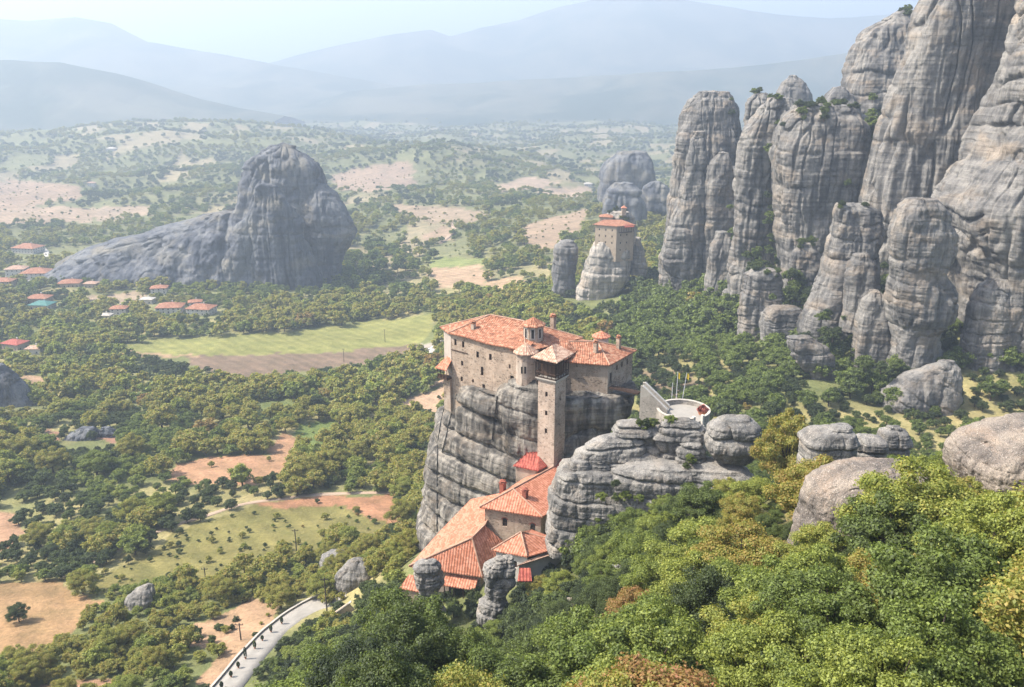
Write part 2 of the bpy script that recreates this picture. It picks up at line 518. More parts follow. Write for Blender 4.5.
class MB:
    def __init__(s):
        s.v, s.f, s.uv = [], [], []

    def poly(s, pts, uv=None):
        i = len(s.v)
        s.v += [tuple(p) for p in pts]
        s.f.append(tuple(range(i, i + len(pts))))
        s.uv.append(uv)

    def quadprism(s, base, z0, z1):
        n = len(base)
        b = [(p[0], p[1], z0) for p in base]
        t = [(p[0], p[1], z1) for p in base]
        s.poly(t)
        s.poly(b[::-1])
        for i in range(n):
            j = (i + 1) % n
            s.poly([b[i], b[j], t[j], t[i]])

    def box(s, c, ex, ey, ez, hx, hy, hz):
        c, ex, ey, ez = Vector(c), Vector(ex), Vector(ey), Vector(ez)
        P = lambda a, b, d: c + ex * (a * hx) + ey * (b * hy) + ez * (d * hz)
        s.poly([P(-1, -1, -1), P(-1, 1, -1), P(1, 1, -1), P(1, -1, -1)])
        s.poly([P(-1, -1, 1), P(1, -1, 1), P(1, 1, 1), P(-1, 1, 1)])
        s.poly([P(-1, -1, -1), P(1, -1, -1), P(1, -1, 1), P(-1, -1, 1)])
        s.poly([P(1, 1, -1), P(-1, 1, -1), P(-1, 1, 1), P(1, 1, 1)])
        s.poly([P(-1, 1, -1), P(-1, -1, -1), P(-1, -1, 1), P(-1, 1, 1)])
        s.poly([P(1, -1, -1), P(1, 1, -1), P(1, 1, 1), P(1, -1, 1)])

    def abox(s, x0, x1, y0, y1, z0, z1):
        s.box(((x0 + x1) / 2, (y0 + y1) / 2, (z0 + z1) / 2), (1, 0, 0), (0, 1, 0), (0, 0, 1), (x1 - x0) / 2, (y1 - y0) / 2, (z1 - z0) / 2)

    def bar(s, a, b, w, h=None):
        a, b = Vector(a), Vector(b)
        d = (b - a)
        L = d.length
        d.normalize()
        up = Vector((0, 0, 1)) if abs(d.z) < 0.95 else Vector((1, 0, 0))
        sd = d.cross(up).normalized()
        u2 = sd.cross(d)
        s.box((a + b) / 2, d, sd, u2, L / 2, w / 2, (h or w) / 2)

    def tube(s, pts, rad, n=8, cap=True):
        pts = [Vector(p) for p in pts]
        rad = rad if isinstance(rad, (list, tuple)) else [rad] * len(pts)
        rings = []
        for k, p in enumerate(pts):
            d = (pts[min(k + 1, len(pts) - 1)] - pts[max(k - 1, 0)]).normalized()
            up = Vector((0, 0, 1)) if abs(d.z) < 0.9 else Vector((1, 0, 0))
            a = d.cross(up).normalized()
            b = d.cross(a)
            rings.append([p + (a * math.cos(2 * math.pi * i / n) + b * math.sin(2 * math.pi * i / n)) * rad[k] for i in range(n)])
        base = len(s.v)
        for r in rings:
            s.v += [tuple(q) for q in r]
        for k in range(len(pts) - 1):
            for i in range(n):
                j = (i + 1) % n
                s.f.append((base + k * n + i, base + (k + 1) * n + i, base + (k + 1) * n + j, base + k * n + j))
                s.uv.append(None)
        if cap:
            s.f.append(tuple(base + i for i in range(n)))
            s.uv.append(None)
            s.f.append(tuple(base + (len(pts) - 1) * n + n - 1 - i for i in range(n)))
            s.uv.append(None)

    def build(s, name, mat, parent=None, smooth=False):
        me = bpy.data.meshes.new(name)
        off = Vector(parent.matrix_world_loc) if False else Vector((0, 0, 0))
        if parent is not None:
            q, off = parent, Vector((0, 0, 0))
            while q is not None:
                off = off + q.location
                q = q.parent
        me.from_pydata([tuple(Vector(p) - off) for p in s.v], [], s.f)
        uvl = me.uv_layers.new(name='UVMap')
        li = 0
        for f, u in zip(s.f, s.uv):
            for k in range(len(f)):
                if u:
                    uvl.data[li].uv = u[k]
                li += 1
        me.materials.append(mat)
        if smooth:
            me.polygons.foreach_set('use_smooth', np.ones(len(me.polygons), bool))
        me.update()
        o = bpy.data.objects.new(name, me)
        COL.objects.link(o)
        if parent is not None:
            o.parent = parent
        return o


Zrel = lambda z: z + CZ


# ------------------------------------------------------------------ buildings
def roof_face(mb, pts, thick=0.22):
    """pts: polygon (eave first two points) facing up; uv: u along the eave, v up the slope"""
    P = [Vector(p) for p in pts]
    n = Vector((0, 0, 0))
    for i in range(len(P)):
        a, b = P[i], P[(i + 1) % len(P)]
        n += a.cross(b)
    n.normalize()
    if n.z < 0:
        P.reverse()
        n = -n
        P = P[-2:] + P[:-2]
    h = Vector((-n.y, n.x, 0))
    if h.length < 1e-3:
        h = Vector((1, 0, 0))
    h.normalize()
    up = n.cross(h)
    uv = [((p - P[0]).dot(h), (p - P[0]).dot(up)) for p in P]
    mb.poly(P, uv)
    Q = [p - Vector((0, 0, thick)) for p in P]
    mb.poly(Q[::-1], uv[::-1])
    for i in range(len(P)):
        j = (i + 1) % len(P)
        mb.poly([P[i], Q[i], Q[j], P[j]], [uv[i], uv[i], uv[j], uv[j]])


def wall_openings(mb, p0, p1, z0, z1, wins, depth=0.35):
    """outer wall from p0 to p1 (seen from outside with p0 on the left); wins: (centre fraction, z, w, h, arch) -> real recesses"""
    p0, p1 = Vector((p0[0], p0[1], 0)), Vector((p1[0], p1[1], 0))
    L = (p1 - p0).length
    d = (p1 - p0) / L
    n = Vector((d.y, -d.x, 0))
    us = {0.0, L}
    zs = {z0, z1}
    boxes = []
    for (fr, zc, w, h) in wins:
        u = fr * L
        b = (u - w / 2, u + w / 2, zc - h / 2, zc + h / 2)
        boxes.append(b)
        us |= {b[0], b[1]}
        zs |= {b[2], b[3]}
    us, zs = sorted(us), sorted(zs)
    P = lambda u, z, k=0.0: p0 + d * u - n * k + Vector((0, 0, z))
    for i in range(len(us) - 1):
        for j in range(len(zs) - 1):
            uc, zc = (us[i] + us[i + 1]) / 2, (zs[j] + zs[j + 1]) / 2
            if any(b[0] < uc < b[1] and b[2] < zc < b[3] for b in boxes):
                continue
            mb.poly([P(us[i], zs[j]), P(us[i + 1], zs[j]), P(us[i + 1], zs[j + 1]), P(us[i], zs[j + 1])])
    out = []
    for b in boxes:
        a = [P(b[0], b[2]), P(b[1], b[2]), P(b[1], b[3]), P(b[0], b[3])]
        c = [P(b[0], b[2], depth), P(b[1], b[2], depth), P(b[1], b[3], depth), P(b[0], b[3], depth)]
        for i in range(4):
            j = (i + 1) % 4
            mb.poly([a[i], a[j], c[j], c[i]])
        out.append((P, b, d, n))
    return out


def add_windows(root, info, depth=0.35, name='window', frame=True):
    for (P, b, d, n) in info:
        m = MB()
        m.poly([P(b[0], b[2], depth - .02), P(b[1], b[2], depth - .02), P(b[1], b[3], depth - .02), P(b[0], b[3], depth - .02)])
        pane = m.build(name, MATS['dark'], root)
        if frame:
            m = MB()
            t = 0.07
            k = depth - 0.08
            zc = (b[2] + b[3]) / 2
            uc = (b[0] + b[1]) / 2
            for (u0, zz0, u1, zz1) in ((b[0] + t / 2, b[2], b[0] + t / 2, b[3]), (b[1] - t / 2, b[2], b[1] - t / 2, b[3]), (uc, b[2], uc, b[3])):
                m.bar(P(u0, zz0, k), P(u1, zz1, k), t)
            for (u0, zz0, u1, zz1) in ((b[0], b[2] + t / 2, b[1], b[2] + t / 2), (b[0], b[3] - t / 2, b[1], b[3] - t / 2), (b[0], zc, b[1], zc)):
                m.bar(P(u0, zz0, k - .004), P(u1, zz1, k - .004), t)
            m.build('window_frame', MATS['frame'], pane)


def offset_poly(poly, o):
    """counter-clockwise footprint grown by o"""
    n = len(poly)
    out = []
    for i in range(n):
        a, b, c = Vector(poly[i - 1]).to_2d(), Vector(poly[i]).to_2d(), Vector(poly[(i + 1) % n]).to_2d()
        d1, d2 = (b - a).normalized(), (c - b).normalized()
        n1, n2 = Vector((d1.y, -d1.x)), Vector((d2.y, -d2.x))
        m = (n1 + n2)
        m = m / max(0.3, m.length_squared / 2)
        out.append(b + m * o)
    return out


def chimney(parent, x, y, z0, z1, w=0.9, mat='stone', cap='old_tile'):
    m = MB()
    m.box((x, y, (z0 + z1) / 2), (0.8, -0.6, 0), (0.6, 0.8, 0), (0, 0, 1), w / 2, w / 2, (z1 - z0) / 2)
    ch = m.build('chimney', MATS[mat], parent)
    m = MB()
    m.box((x, y, z1 + 0.08), (0.8, -0.6, 0), (0.6, 0.8, 0), (0, 0, 1), w * .62, w * .62, 0.08)
    for sx in (-1, 1):
        for sy in (-1, 1):
            m.bar((x + sx * w * .3, y + sy * w * .3, z1 + .16), (x + sx * w * .3, y + sy * w * .3, z1 + .45), .14)
    q = w * .6
    pk = (x, y, z1 + 0.85)
    cs = [(x - q, y - q, z1 + .45), (x + q, y - q, z1 + .45), (x + q, y + q, z1 + .45), (x - q, y + q, z1 + .45)]
    for i in range(4):
        m.poly([cs[i], cs[(i + 1) % 4], pk])
    m.poly(cs[::-1])
    m.build('chimney_cap', MATS[cap], ch)
    return ch


def ngon(cx, cy, r, n, a0=0.0):
    return [(cx + r * math.cos(a0 + 2 * math.pi * i / n), cy + r * math.sin(a0 + 2 * math.pi * i / n)) for i in range(n)]


def cone_roof(parent, cx, cy, r, z0, z1, n, mat, name='roof'):
    m = MB()
    ring = ngon(cx, cy, r, n, 0.2)
    for i in range(n):
        a, b = ring[i], ring[(i + 1) % n]
        roof_face(m, [(a[0], a[1], z0), (b[0], b[1], z0), (cx, cy, z1)], 0.16)
    return m.build(name, MATS[mat], parent)


def build_monastery():
    z = Zrel
    A2, A, B, C, D = (-15.6, 186.5), (-13.7, 182.5), (2.8, 169.6), (14.5, 178.5), (-1.7, 194.5)
    foot = [A2, A, B, C, D]
    root = empty('monastery', (-2, 182, z(-70)), 'large pink stone monastery block with sagging terracotta roof crowning the crag', 'monastery')
    ze = z(-56.2)
    mb = MB()
    # windows on the long facade (fraction along A->B, height)
    fac = [(0.06, -58.2, .7, 1.5), (0.17, -58.3, .7, 1.5), (0.37, -59.8, .75, 1.5), (0.545, -59.6, .75, 1.5), (0.15, -62.8, .65, 1.2), (0.14, -66.6, .65, 1.2),
           (0.43, -63.4, .75, 2.1), (0.45, -67.0, .8, 1.3), (0.80, -60.6, .5, 1.0), (0.83, -63.2, .95, 1.3), (0.74, -67.2, .85, 1.8), (0.30, -66.3, .5, 0.9)]
    info = wall_openings(mb, A, B, z(-76), ze, [(a, z(b), c, d) for a, b, c, d in fac])
    info2 = wall_openings(mb, A2, A, z(-76), ze, [(0.5, z(-62), .6, 1.2)])
    wall_openings(mb, B, C, z(-72), ze, [])
    wall_openings(mb, C, D, z(-76), ze, [])
    wall_openings(mb, D, A2, z(-76), ze, [])
    mb.build('wall', MATS['stone'], root)
    # pale left end wall, its sunlight put into a lighter colour
    mb = MB()
    ab = Vector((B[0] - A[0], B[1] - A[1], 0)).normalized()
    nn = Vector((ab.y, -ab.x, 0))
    add_windows(root, info)
    add_windows(root, info2)
    a0 = Vector((A[0], A[1], 0)) + nn * .06
    q = [a0 + ab * 4.6, a0]
    mb = MB()
    m2 = MB()
    lit_face = wall_openings(m2, Vector((A2[0], A2[1], 0)) + Vector((-.06, -.03, 0)), Vector((A[0], A[1], 0)) + Vector((-.06, -.03, 0)), z(-66), ze - .02, [])
    m2.build('sunlit_gable', MATS['pale'], root)
    # string course under the corner room
    mb.bar(a0 + Vector((0, 0, z(-60.1))), a0 + ab * 4.8 + Vector((0, 0, z(-60.1))), .16, .18)
    mb.build('string_course', MATS['wood'], root)
    # roof with uneven, sagging ridges
    E = offset_poly([Vector((*p, 0)) for p in foot], 0.75)
    E = [(p.x, p.y, ze + 0.1) for p in E]
    R1, R2 = (-5.0, 184.6, z(-52.6)), (2.6, 180.6, z(-52.9))
    m = MB()
    roof_face(m, [E[0], E[1], R1])
    # front slope in strips so the eave line waves a little
    n = 8
    for k in range(n):
        t0, t1 = k / n, (k + 1) / n
        wob = lambda t: 0.22 * math.sin(t * 9.0) * math.sin(math.pi * t)
        e = lambda t: (E[1][0] + (E[2][0] - E[1][0]) * t, E[1][1] + (E[2][1] - E[1][1]) * t, E[1][2] + wob(t))
        r = lambda t: (R1[0] + (R2[0] - R1[0]) * t, R1[1] + (R2[1] - R1[1]) * t, R1[2] + (R2[2] - R1[2]) * t + 0.12 * math.sin(t * 14) * math.sin(math.pi * t))
        roof_face(m, [e(t0), e(t1), r(t1), r(t0)])
    roof_face(m, [E[2], E[3], R2])
    roof_face(m, [E[3], E[4], R1, R2])
    roof_face(m, [E[4], E[0], R1])
    roof = m.build('roof', MATS['old_tile'], root)
    m = MB()
    rg = lambda p: (p[0], p[1], p[2] + .06)
    m.tube([rg(R1), rg(R2)], .17, 6)
    for a, b in ((E[1], R1), (E[2], R2), (E[3], R2), (E[0], R1)):
        m.tube([rg(a), rg(b)], .15, 6)
    m.build('ridge_tiles', MATS['pale_tile'], roof)
    chimney(root, -8.6, 181.2, z(-56.2), z(-53.6), .8)
    chimney(root, 9.2, 182.6, z(-56.2), z(-52.4), 1.0)
    # lower lean-to roof beside the apse
    m = MB()
    s = [Vector((-.6, 171.6, z(-56.5))), Vector((2.6, 169.0, z(-56.5))), Vector((4.6, 171.8, z(-54.9))), Vector((.8, 174.2, z(-54.6)))]
    roof_face(m, s)
    m.build('lean_to_roof', MATS['old_tile'], root)
    # apse
    ap = ngon(2.95, 170.3, 2.15, 12, .1)
    m = MB()
    m.quadprism(ap, z(-72), z(-56.5))
    apse = m.build('apse', MATS['tower'], root)
    cone_roof(apse, 2.95, 170.3, 2.75, z(-56.5), z(-54.6), 12, 'pale_tile')
    for (ax, zz, w, h) in ((-.7, -60.0, .35, 1.5), (.0, -60.0, .35, 1.5), (-.35, -64.6, .9, 1.3)):
        m = MB()
        m.box((2.75 + ax, 168.17, z(zz)), (1, 0, 0), (0, 1, 0), (0, 0, 1), w / 2, .06, h / 2)
        m.build('window', MATS['dark'], apse)
    # drum with arched windows
    dr = ngon(4.6, 175.0, 2.2, 8, .3)
    m = MB()
    m.quadprism(dr, z(-57), z(-51.9))
    drum = m.build('drum', MATS['stone'], root)
    cone_roof(drum, 4.6, 175.0, 2.75, z(-51.9), z(-50.3), 8, 'old_tile')
    for i in range(8):
        a, b = Vector((*dr[i], 0)), Vector((*dr[(i + 1) % 8], 0))
        c, d = (a + b) / 2, (b - a).normalized()
        nn2 = Vector((d.y, -d.x, 0))
        if nn2.y > 0.5:
            continue
        m = MB()
        m.box(c + nn2 * .04 + Vector((0, 0, z(-53.6))), d, nn2, (0, 0, 1), .5, .05, 1.15)
        m.tube([c + nn2 * .04 - nn2 * .05 + Vector((0, 0, z(-52.5))), c + nn2 * .09 + Vector((0, 0, z(-52.5)))], .5, 14)
        m.build('window_surround', MATS['white'], drum)
        m = MB()
        m.box(c + nn2 * .11 + Vector((0, 0, z(-53.6))), d, nn2, (0, 0, 1), .28, .03, .95)
        m.build('window', MATS['dark'], drum)
    # wooden balcony at the far left end
    m = MB()
    bx = Vector((-15.2, 183.0, 0))
    e1, e2 = ab, Vector((-ab.y, ab.x, 0))
    m.box(bx + Vector((0, 0, z(-67.0))), e1, e2, (0, 0, 1), 1.5, 1.2, .12)
    for sx in (-1, -.33, .33, 1):
        m.bar(bx + e1 * (1.4 * sx) - e2 * 1.1 + Vector((0, 0, z(-67))), bx + e1 * (1.4 * sx) - e2 * 1.1 + Vector((0, 0, z(-64.4))), .14)
    m.bar(bx - e1 * 1.4 - e2 * 1.1 + Vector((0, 0, z(-66))), bx + e1 * 1.4 - e2 * 1.1 + Vector((0, 0, z(-66))), .1)
    m.box(bx - e2 * 1.0 + Vector((0, 0, z(-66.5))), e1, e2, (0, 0, 1), 1.45, .05, .45)
    bal = m.build('balcony', MATS['wood'], root)
    m = MB()
    q = lambda a, b, zz: tuple(bx + e1 * a + e2 * b + Vector((0, 0, z(zz))))
    roof_face(m, [q(-1.7, -1.6, -64.5), q(1.7, -1.6, -64.5), q(1.4, 1.0, -62.3), q(-.5, 1.0, -62.3)])
    roof_face(m, [q(-1.7, 1.1, -64.5), q(-1.7, -1.6, -64.5), q(-.5, 1.0, -62.3)])
    m.build('roof', MATS['new_tile'], bal)
    m = MB()
    m.box(bx + e1 * .5 + e2 * .6 + Vector((0, 0, z(-71.0))), e1, e2, (0, 0, 1), 1.0, .8, 3.9)
    m.build('buttress', MATS['stone'], root)
    # little stone bracket balcony on the facade
    m = MB()
    p = Vector((A[0], A[1], 0)) + ab * 9.8 + nn * .5
    m.box(p + Vector((0, 0, z(-68.4))), ab, nn, (0, 0, 1), .8, .5, .1)
    m.box(p + Vector((0, 0, z(-69.2))), ab, nn, (0, 0, 1), .5, .35, .7)
    m.build('bracket', MATS['grey_stone'], root)


def build_tower():
    z = Zrel
    e1, e2 = Vector((.82, -.573, 0)), Vector((.573, .82, 0))
    Fc = Vector((8.75, 161.8, 0))
    c = Fc - e1 * 2.05 + e2 * 2.1
    root = empty('hoist_tower', (c.x, c.y, z(-80)), 'tall square stone tower with dark timber gallery under pale tiled roof', 'tower')
    q = lambda a, b: tuple(c + e1 * a + e2 * b)
    h1, h2 = 2.05, 2.1
    L, Fp, Rr, Bk = q(-h1, -h2), q(h1, -h2), q(h1, h2), q(-h1, h2)
    m = MB()
    i1 = wall_openings(m, L, Fp, z(-82), z(-60.2), [(.5, z(-63.4), .6, 1.1), (.5, z(-67.6), .6, 1.1), (.5, z(-71.6), .6, 1.1)])
    i2 = wall_openings(m, Fp, Rr, z(-82), z(-60.2), [(.5, z(-64.4), .5, 1.1), (.45, z(-70.0), .5, 1.0)])
    wall_openings(m, Rr, Bk, z(-82), z(-60.2), [])
    wall_openings(m, Bk, L, z(-82), z(-60.2), [])
    m.build('shaft', MATS['tower'], root)
    add_windows(root, i1 + i2)
    m = MB()
    m.box(c + Vector((0, 0, z(-60.05))), e1, e2, (0, 0, 1), h1 + .45, h2 + .45, .15)
    m.box(c + Vector((0, 0, z(-60.4))), e1, e2, (0, 0, 1), h1 + .2, h2 + .2, .2)
    m.build('ledge', MATS['concrete'], root)
    m = MB()
    g1, g2 = h1 + .35, h2 + .35
    P = lambda a, b, zz: c + e1 * a + e2 * b + Vector((0, 0, z(zz)))
    zt, zb = -55.7, -59.9
    for k in range(6):
        t = -1 + 2 * k / 5
        m.bar(P(g1 * t, -g2, zb), P(g1 * t, -g2, zt), .16)
        m.bar(P(g1, g2 * t, zb), P(g1, g2 * t, zt), .16)
        m.bar(P(-g1, g2 * t, zb), P(-g1, g2 * t, zt), .16)
    for zz in (zb + .1, zb + 1.15, zt - .9, zt - .1):
        m.bar(P(-g1, -g2, zz), P(g1, -g2, zz), .18)
        m.bar(P(g1, -g2, zz), P(g1, g2, zz), .18)
        m.bar(P(-g1, -g2, zz), P(-g1, g2, zz), .18)
    for k in range(16):
        t = -1 + 2 * k / 15
        m.bar(P(g1 * t, -g2 + .02, zb), P(g1 * t, -g2 + .02, zb + 1.1), .06)
        m.bar(P(g1 - .02, g2 * t, zb), P(g1 - .02, g2 * t, zb + 1.1), .06)
    for k in range(5):
        t = -1 + 2 * k / 5
        m.bar(P(g1 * t, -g2, zt - .9), P(g1 * (t + .2), -g2, zt - .15), .1)
    gal = m.build('timber_gallery', MATS['wood'], root)
    m = MB()
    m.box(c + e2 * .5 - e1 * .3 + Vector((0, 0, z(-57.8))), e1, e2, (0, 0, 1), h1 - .3, h2 - .6, 2.05)
    m.build('gallery_wall', MATS['frame'], gal)
    m = MB()
    o1, o2 = g1 + .75, g2 + .75
    pk = P(-.5, .6, -53.6)
    pk2 = P(-.5, 2.4, -53.8)
    E = [P(-o1, -o2, -55.6), P(o1, -o2, -55.6), P(o1, o2, -55.3), P(-o1, o2, -55.3)]
    roof_face(m, [E[0], E[1], pk])
    roof_face(m, [E[1], E[2], pk2, pk])
    roof_face(m, [E[2], E[3], pk2])
    roof_face(m, [E[3], E[0], pk, pk2])
    m.build('roof', MATS['pale_tile'], root)


def build_wing():
    z = Zrel
    Wl, Wc, Wr, Wb, Wa = (11.2, 170.6), (20.2, 168.4), (26.6, 177.6), (16.0, 185.0), (8.0, 178.0)
    root = empty('monastery_wing', (18, 176, z(-66)), 'lower stone wing with small chapel dome, joined to the right of the timber gallery tower', 'monastery')
    ze = z(-58.8)
    m = MB()
    wall_openings(m, Wl, Wc, z(-70), ze, [])
    i2 = wall_openings(m, Wc, Wr, z(-70), ze, [(.12, z(-62.3), 1.0, 2.6), (.36, z(-60.7), .7, 1.2), (.56, z(-60.6), .7, 1.3), (.78, z(-60.6), .7, 1.3)])
    wall_openings(m, Wr, Wb, z(-70), ze, [])
    wall_openings(m, Wb, Wa, z(-70), ze, [])
    wall_openings(m, Wa, Wl, z(-70), ze, [])
    m.build('wall', MATS['stone'], root)
    add_windows(root, i2[1:])
    add_windows(root, i2[:1], name='door', frame=False)
    E = [(p.x, p.y, ze + .08) for p in offset_poly([Vector((*p, 0)) for p in (Wl, Wc, Wr, Wb, Wa)], .65)]
    R1, R2 = (10.5, 176.0, z(-56.2)), (18.6, 176.4, z(-56.3))
    m = MB()
    roof_face(m, [E[0], E[1], R2, R1])
    roof_face(m, [E[2], E[3], R2])
    roof_face(m, [E[3], E[4], R1, R2])
    roof_face(m, [E[4], E[0], R1])
    rf = m.build('roof', MATS['old_tile'], root)
    m = MB()
    roof_face(m, [E[1], E[2], R2])
    m.build('roof_slope', MATS['old_tile'], root)
    m = MB()
    for a, b in ((E[1], R2), (E[2], R2), (R1, R2)):
        m.tube([(a[0], a[1], a[2] + .06), (b[0], b[1], b[2] + .06)], .16, 6)
    m.build('ridge_tiles', MATS['pale_tile'], rf)
    chimney(root, 17.9, 172.6, z(-58), z(-55.3), .8)
    chimney(root, 23.2, 176.2, z(-58), z(-55.4), .8)
    # raised link roof toward the main block
    m = MB()
    roof_face(m, [(6.0, 171.0, z(-57.0)), (11.5, 169.2, z(-58.0)), (12.2, 174.5, z(-55.6)), (7.0, 176, z(-55.4))])
    roof_face(m, [(11.5, 169.2, z(-58.0)), (14, 173, z(-57.2)), (12.2, 174.5, z(-55.6))])
    m.build('link_roof', MATS['old_tile'], root)
    m = MB()
    m.quadprism([(6.4, 171.6), (11.0, 170.2), (12.0, 174), (7.2, 175.6)], z(-70), z(-57.3))
    m.build('link_wall', MATS['stone'], root)
    dr = ngon(19.9, 181.0, 1.75, 10, .2)
    m = MB()
    m.quadprism(dr, z(-60), z(-56.4))
    dm = m.build('chapel_drum', MATS['white'], root)
    cone_roof(dm, 19.9, 181.0, 2.15, z(-56.4), z(-55.2), 10, 'new_tile')
    m = MB()
    m.bar((19.9, 181, z(-55.2)), (19.9, 181, z(-53.7)), .1)
    m.bar((19.5, 181, z(-54.2)), (20.3, 181, z(-54.2)), .1)
    m.build('cross', MATS['iron'], dm)


def build_access():
    z = Zrel
    a, b = Vector((20.9, 168.9, z(-64.0))), Vector((26.6, 166.0, z(-64.3)))
    d = (b - a).normalized()
    s = Vector((-d.y, d.x, 0))
    root = empty('footbridge', tuple((a + b) / 2), 'thin dark iron footbridge between the wing door and the stone stairs', 'bridge')
    m = MB()
    m.box((a + b) / 2, d, s, (0, 0, 1), (b - a).length / 2, .75, .14)
    m.build('deck', MATS['wood'], root)
    for sg in (-1, 1):
        m = MB()
        for k in range(8):
            p = a + (b - a) * (k / 7) + s * .7 * sg
            m.bar(p, p + Vector((0, 0, 1.1)), .05)
        for h in (.45, .8, 1.1):
            m.bar(a + s * .7 * sg + Vector((0, 0, h)), b + s * .7 * sg + Vector((0, 0, h)), .05)
        m.build('railing', MATS['iron'], root)
    # stone stairs: a tall wall with a sloping top, steps and two pale parapets
    p0, p1 = Vector((26.6, 164.6, 0)), Vector((32.0, 162.6, 0))
    d = (p1 - p0).normalized()
    s = Vector((-d.y, d.x, 0))
    L = (p1 - p0).length
    root = empty('stone_stairs', (29, 164, z(-68)), 'stone stairway with pale sloping parapets rising to the footbridge', 'stairs')
    zt0, zt1 = z(-62.2), z(-66.7)
    m = MB()
    fr = [p0 + Vector((0, 0, z(-74))), p1 + Vector((0, 0, z(-74))), p1 + Vector((0, 0, zt1)), p0 + d * .6 + Vector((0, 0, zt0)), p0 + Vector((0, 0, zt0))]
    bk = [p + s * .4 for p in fr]
    m.poly(fr)
    m.poly(bk[::-1])
    for i in range(5):
        j = (i + 1) % 5
        m.poly([fr[j], fr[i], bk[i], bk[j]])
    fr2 = [p + s * 2.2 for p in fr]
    bk2 = [p + s * 2.6 for p in fr]
    m.poly(fr2)
    m.poly(bk2[::-1])
    for i in range(5):
        j = (i + 1) % 5
        m.poly([fr2[j], fr2[i], bk2[i], bk2[j]])
    e0, e1_ = p0 - d * .02, p0 - d * .4
    m.poly([p0 + Vector((0, 0, z(-74))), p0 + Vector((0, 0, zt0 - .8)), p0 + s * 2.6 + Vector((0, 0, zt0 - .8)), p0 + s * 2.6 + Vector((0, 0, z(-74)))])
    m.build('side_wall', MATS['grey_stone'], root)
    m = MB()
    n = 22
    for k in range(n):
        t0, t1 = k / n, (k + 1) / n
        c = p0 + d * (L * (t0 + t1) / 2) + s * 1.3
        top = (zt0 - .9) + (zt1 - .7 - zt0 + .9) * t0
        m.box(c + Vector((0, 0, (top + z(-74)) / 2)), d, s, (0, 0, 1), L / n / 2, .89, (top - z(-74)) / 2)
    m.build('steps', MATS['concrete'], root)
    for k in (.2, 2.4):
        m = MB()
        m.bar(p0 + d * .5 + s * k + Vector((0, 0, zt0 + .06)), p1 + s * k + Vector((0, 0, zt1 + .06)), .6, .16)
        m.build('coping', MATS['white'], root)
    # round terrace
    c = Vector((35.4, 163.0, 0))
    root = empty('round_terrace', (c.x, c.y, z(-70)), 'round paved terrace ringed by low stone parapet at the foot of the stairs', 'terrace')
    m = MB()
    m.quadprism(ngon(c.x, c.y, 5.0, 40), z(-74), z(-67.6))
    m.build('platform', MATS['paving'], root)
    n = 48
    for lo_, hi_ in ((175, 283), (305, 510)):
        m = MB()
        cap = MB()
        for k in range(n):
            a0, a1 = R(lo_ + (hi_ - lo_) * k / n), R(lo_ + (hi_ - lo_) * (k + 1) / n)
            pt = lambda r, a: (c.x + r * math.cos(a), c.y + r * math.sin(a))
            m.quadprism([pt(5.02, a0), pt(5.42, a0), pt(5.42, a1), pt(5.02, a1)], z(-75), z(-66.7))
            cap.quadprism([pt(4.95, a0), pt(5.49, a0), pt(5.49, a1), pt(4.95, a1)], z(-66.698), z(-66.52))
        m.build('parapet', MATS['grey_stone'], root)
        cap.build('coping', MATS['concrete'], root)
    m = MB()
    for k in range(6):
        a = R(294)
        m.box((c.x + (5.5 + k * .35) * math.cos(a), c.y + (5.5 + k * .35) * math.sin(a), z(-68.0 - k * .22) - 1), (math.cos(a), math.sin(a), 0), (-math.sin(a), math.cos(a), 0), (0, 0, 1), .175, 1.0, 1.0)
    m.build('entrance_steps', MATS['concrete'], root)
    for sg in (-1, 1):
        m = MB()
        a = R(294 + sg * 11.5)
        m.box((c.x + 5.25 * math.cos(a), c.y + 5.25 * math.sin(a), z(-68.2)), (math.cos(a), math.sin(a), 0), (-math.sin(a), math.cos(a), 0), (0, 0, 1), .3, .25, 2.0)
        m.build('gate_pier', MATS['white'], root)
    for (dx, dy, hh, flag) in ((-1.4, 5.0, 4.2, None), (-.4, 5.2, 6.6, 'yellow'), (.7, 5.2, 6.4, 'yellow')):
        lab = {(-1.4): 'short bare white flagpole, leftmost behind the round terrace', (-.4): 'tallest flagpole behind the round terrace with limp yellow flag', .7: 'slanting flagpole with yellow flag, rightmost behind the terrace'}[dx]
        fp = empty('flagpole', (c.x + dx, c.y + dy + .6, z(-68)), lab, 'flagpole', 'flagpoles behind the terrace')
        m = MB()
        top = Vector((c.x + dx + (.8 if dx > 0 else 0), c.y + dy + .6, z(-67.2) + hh))
        m.tube([(c.x + dx, c.y + dy + .6, z(-69)), top], [.09, .06], 6)
        m.build('pole', MATS['metal'], fp)
        if flag:
            m = MB()
            for k in range(5):
                x0, x1 = k * .09, (k + 1) * .09
                yy = lambda x: .1 * math.sin(x * 9)
                m.poly([top + Vector((x0, yy(x0), -.1 - x0 * .5)), top + Vector((x1, yy(x1), -.1 - x1 * .5)), top + Vector((x1, yy(x1), -1.3 - x1 * .8)), top + Vector((x0, yy(x0), -1.3 - x0 * .8))])
            m.build('flag', MATS[flag], fp)
    # flower planter
    px, py = c.x + 3.9, c.y - .6
    fl = empty('flower_planter', (px, py, z(-67.6)), 'planter heaped with red flowers on the edge of the round terrace', 'planter')
    m = MB()
    m.tube([(px, py, z(-67.6)), (px, py, z(-66.7))], [.8, 1.1], 14)
    m.build('tub', MATS['terracotta'], fl)
    m = MB()
    rr = random.Random(4)
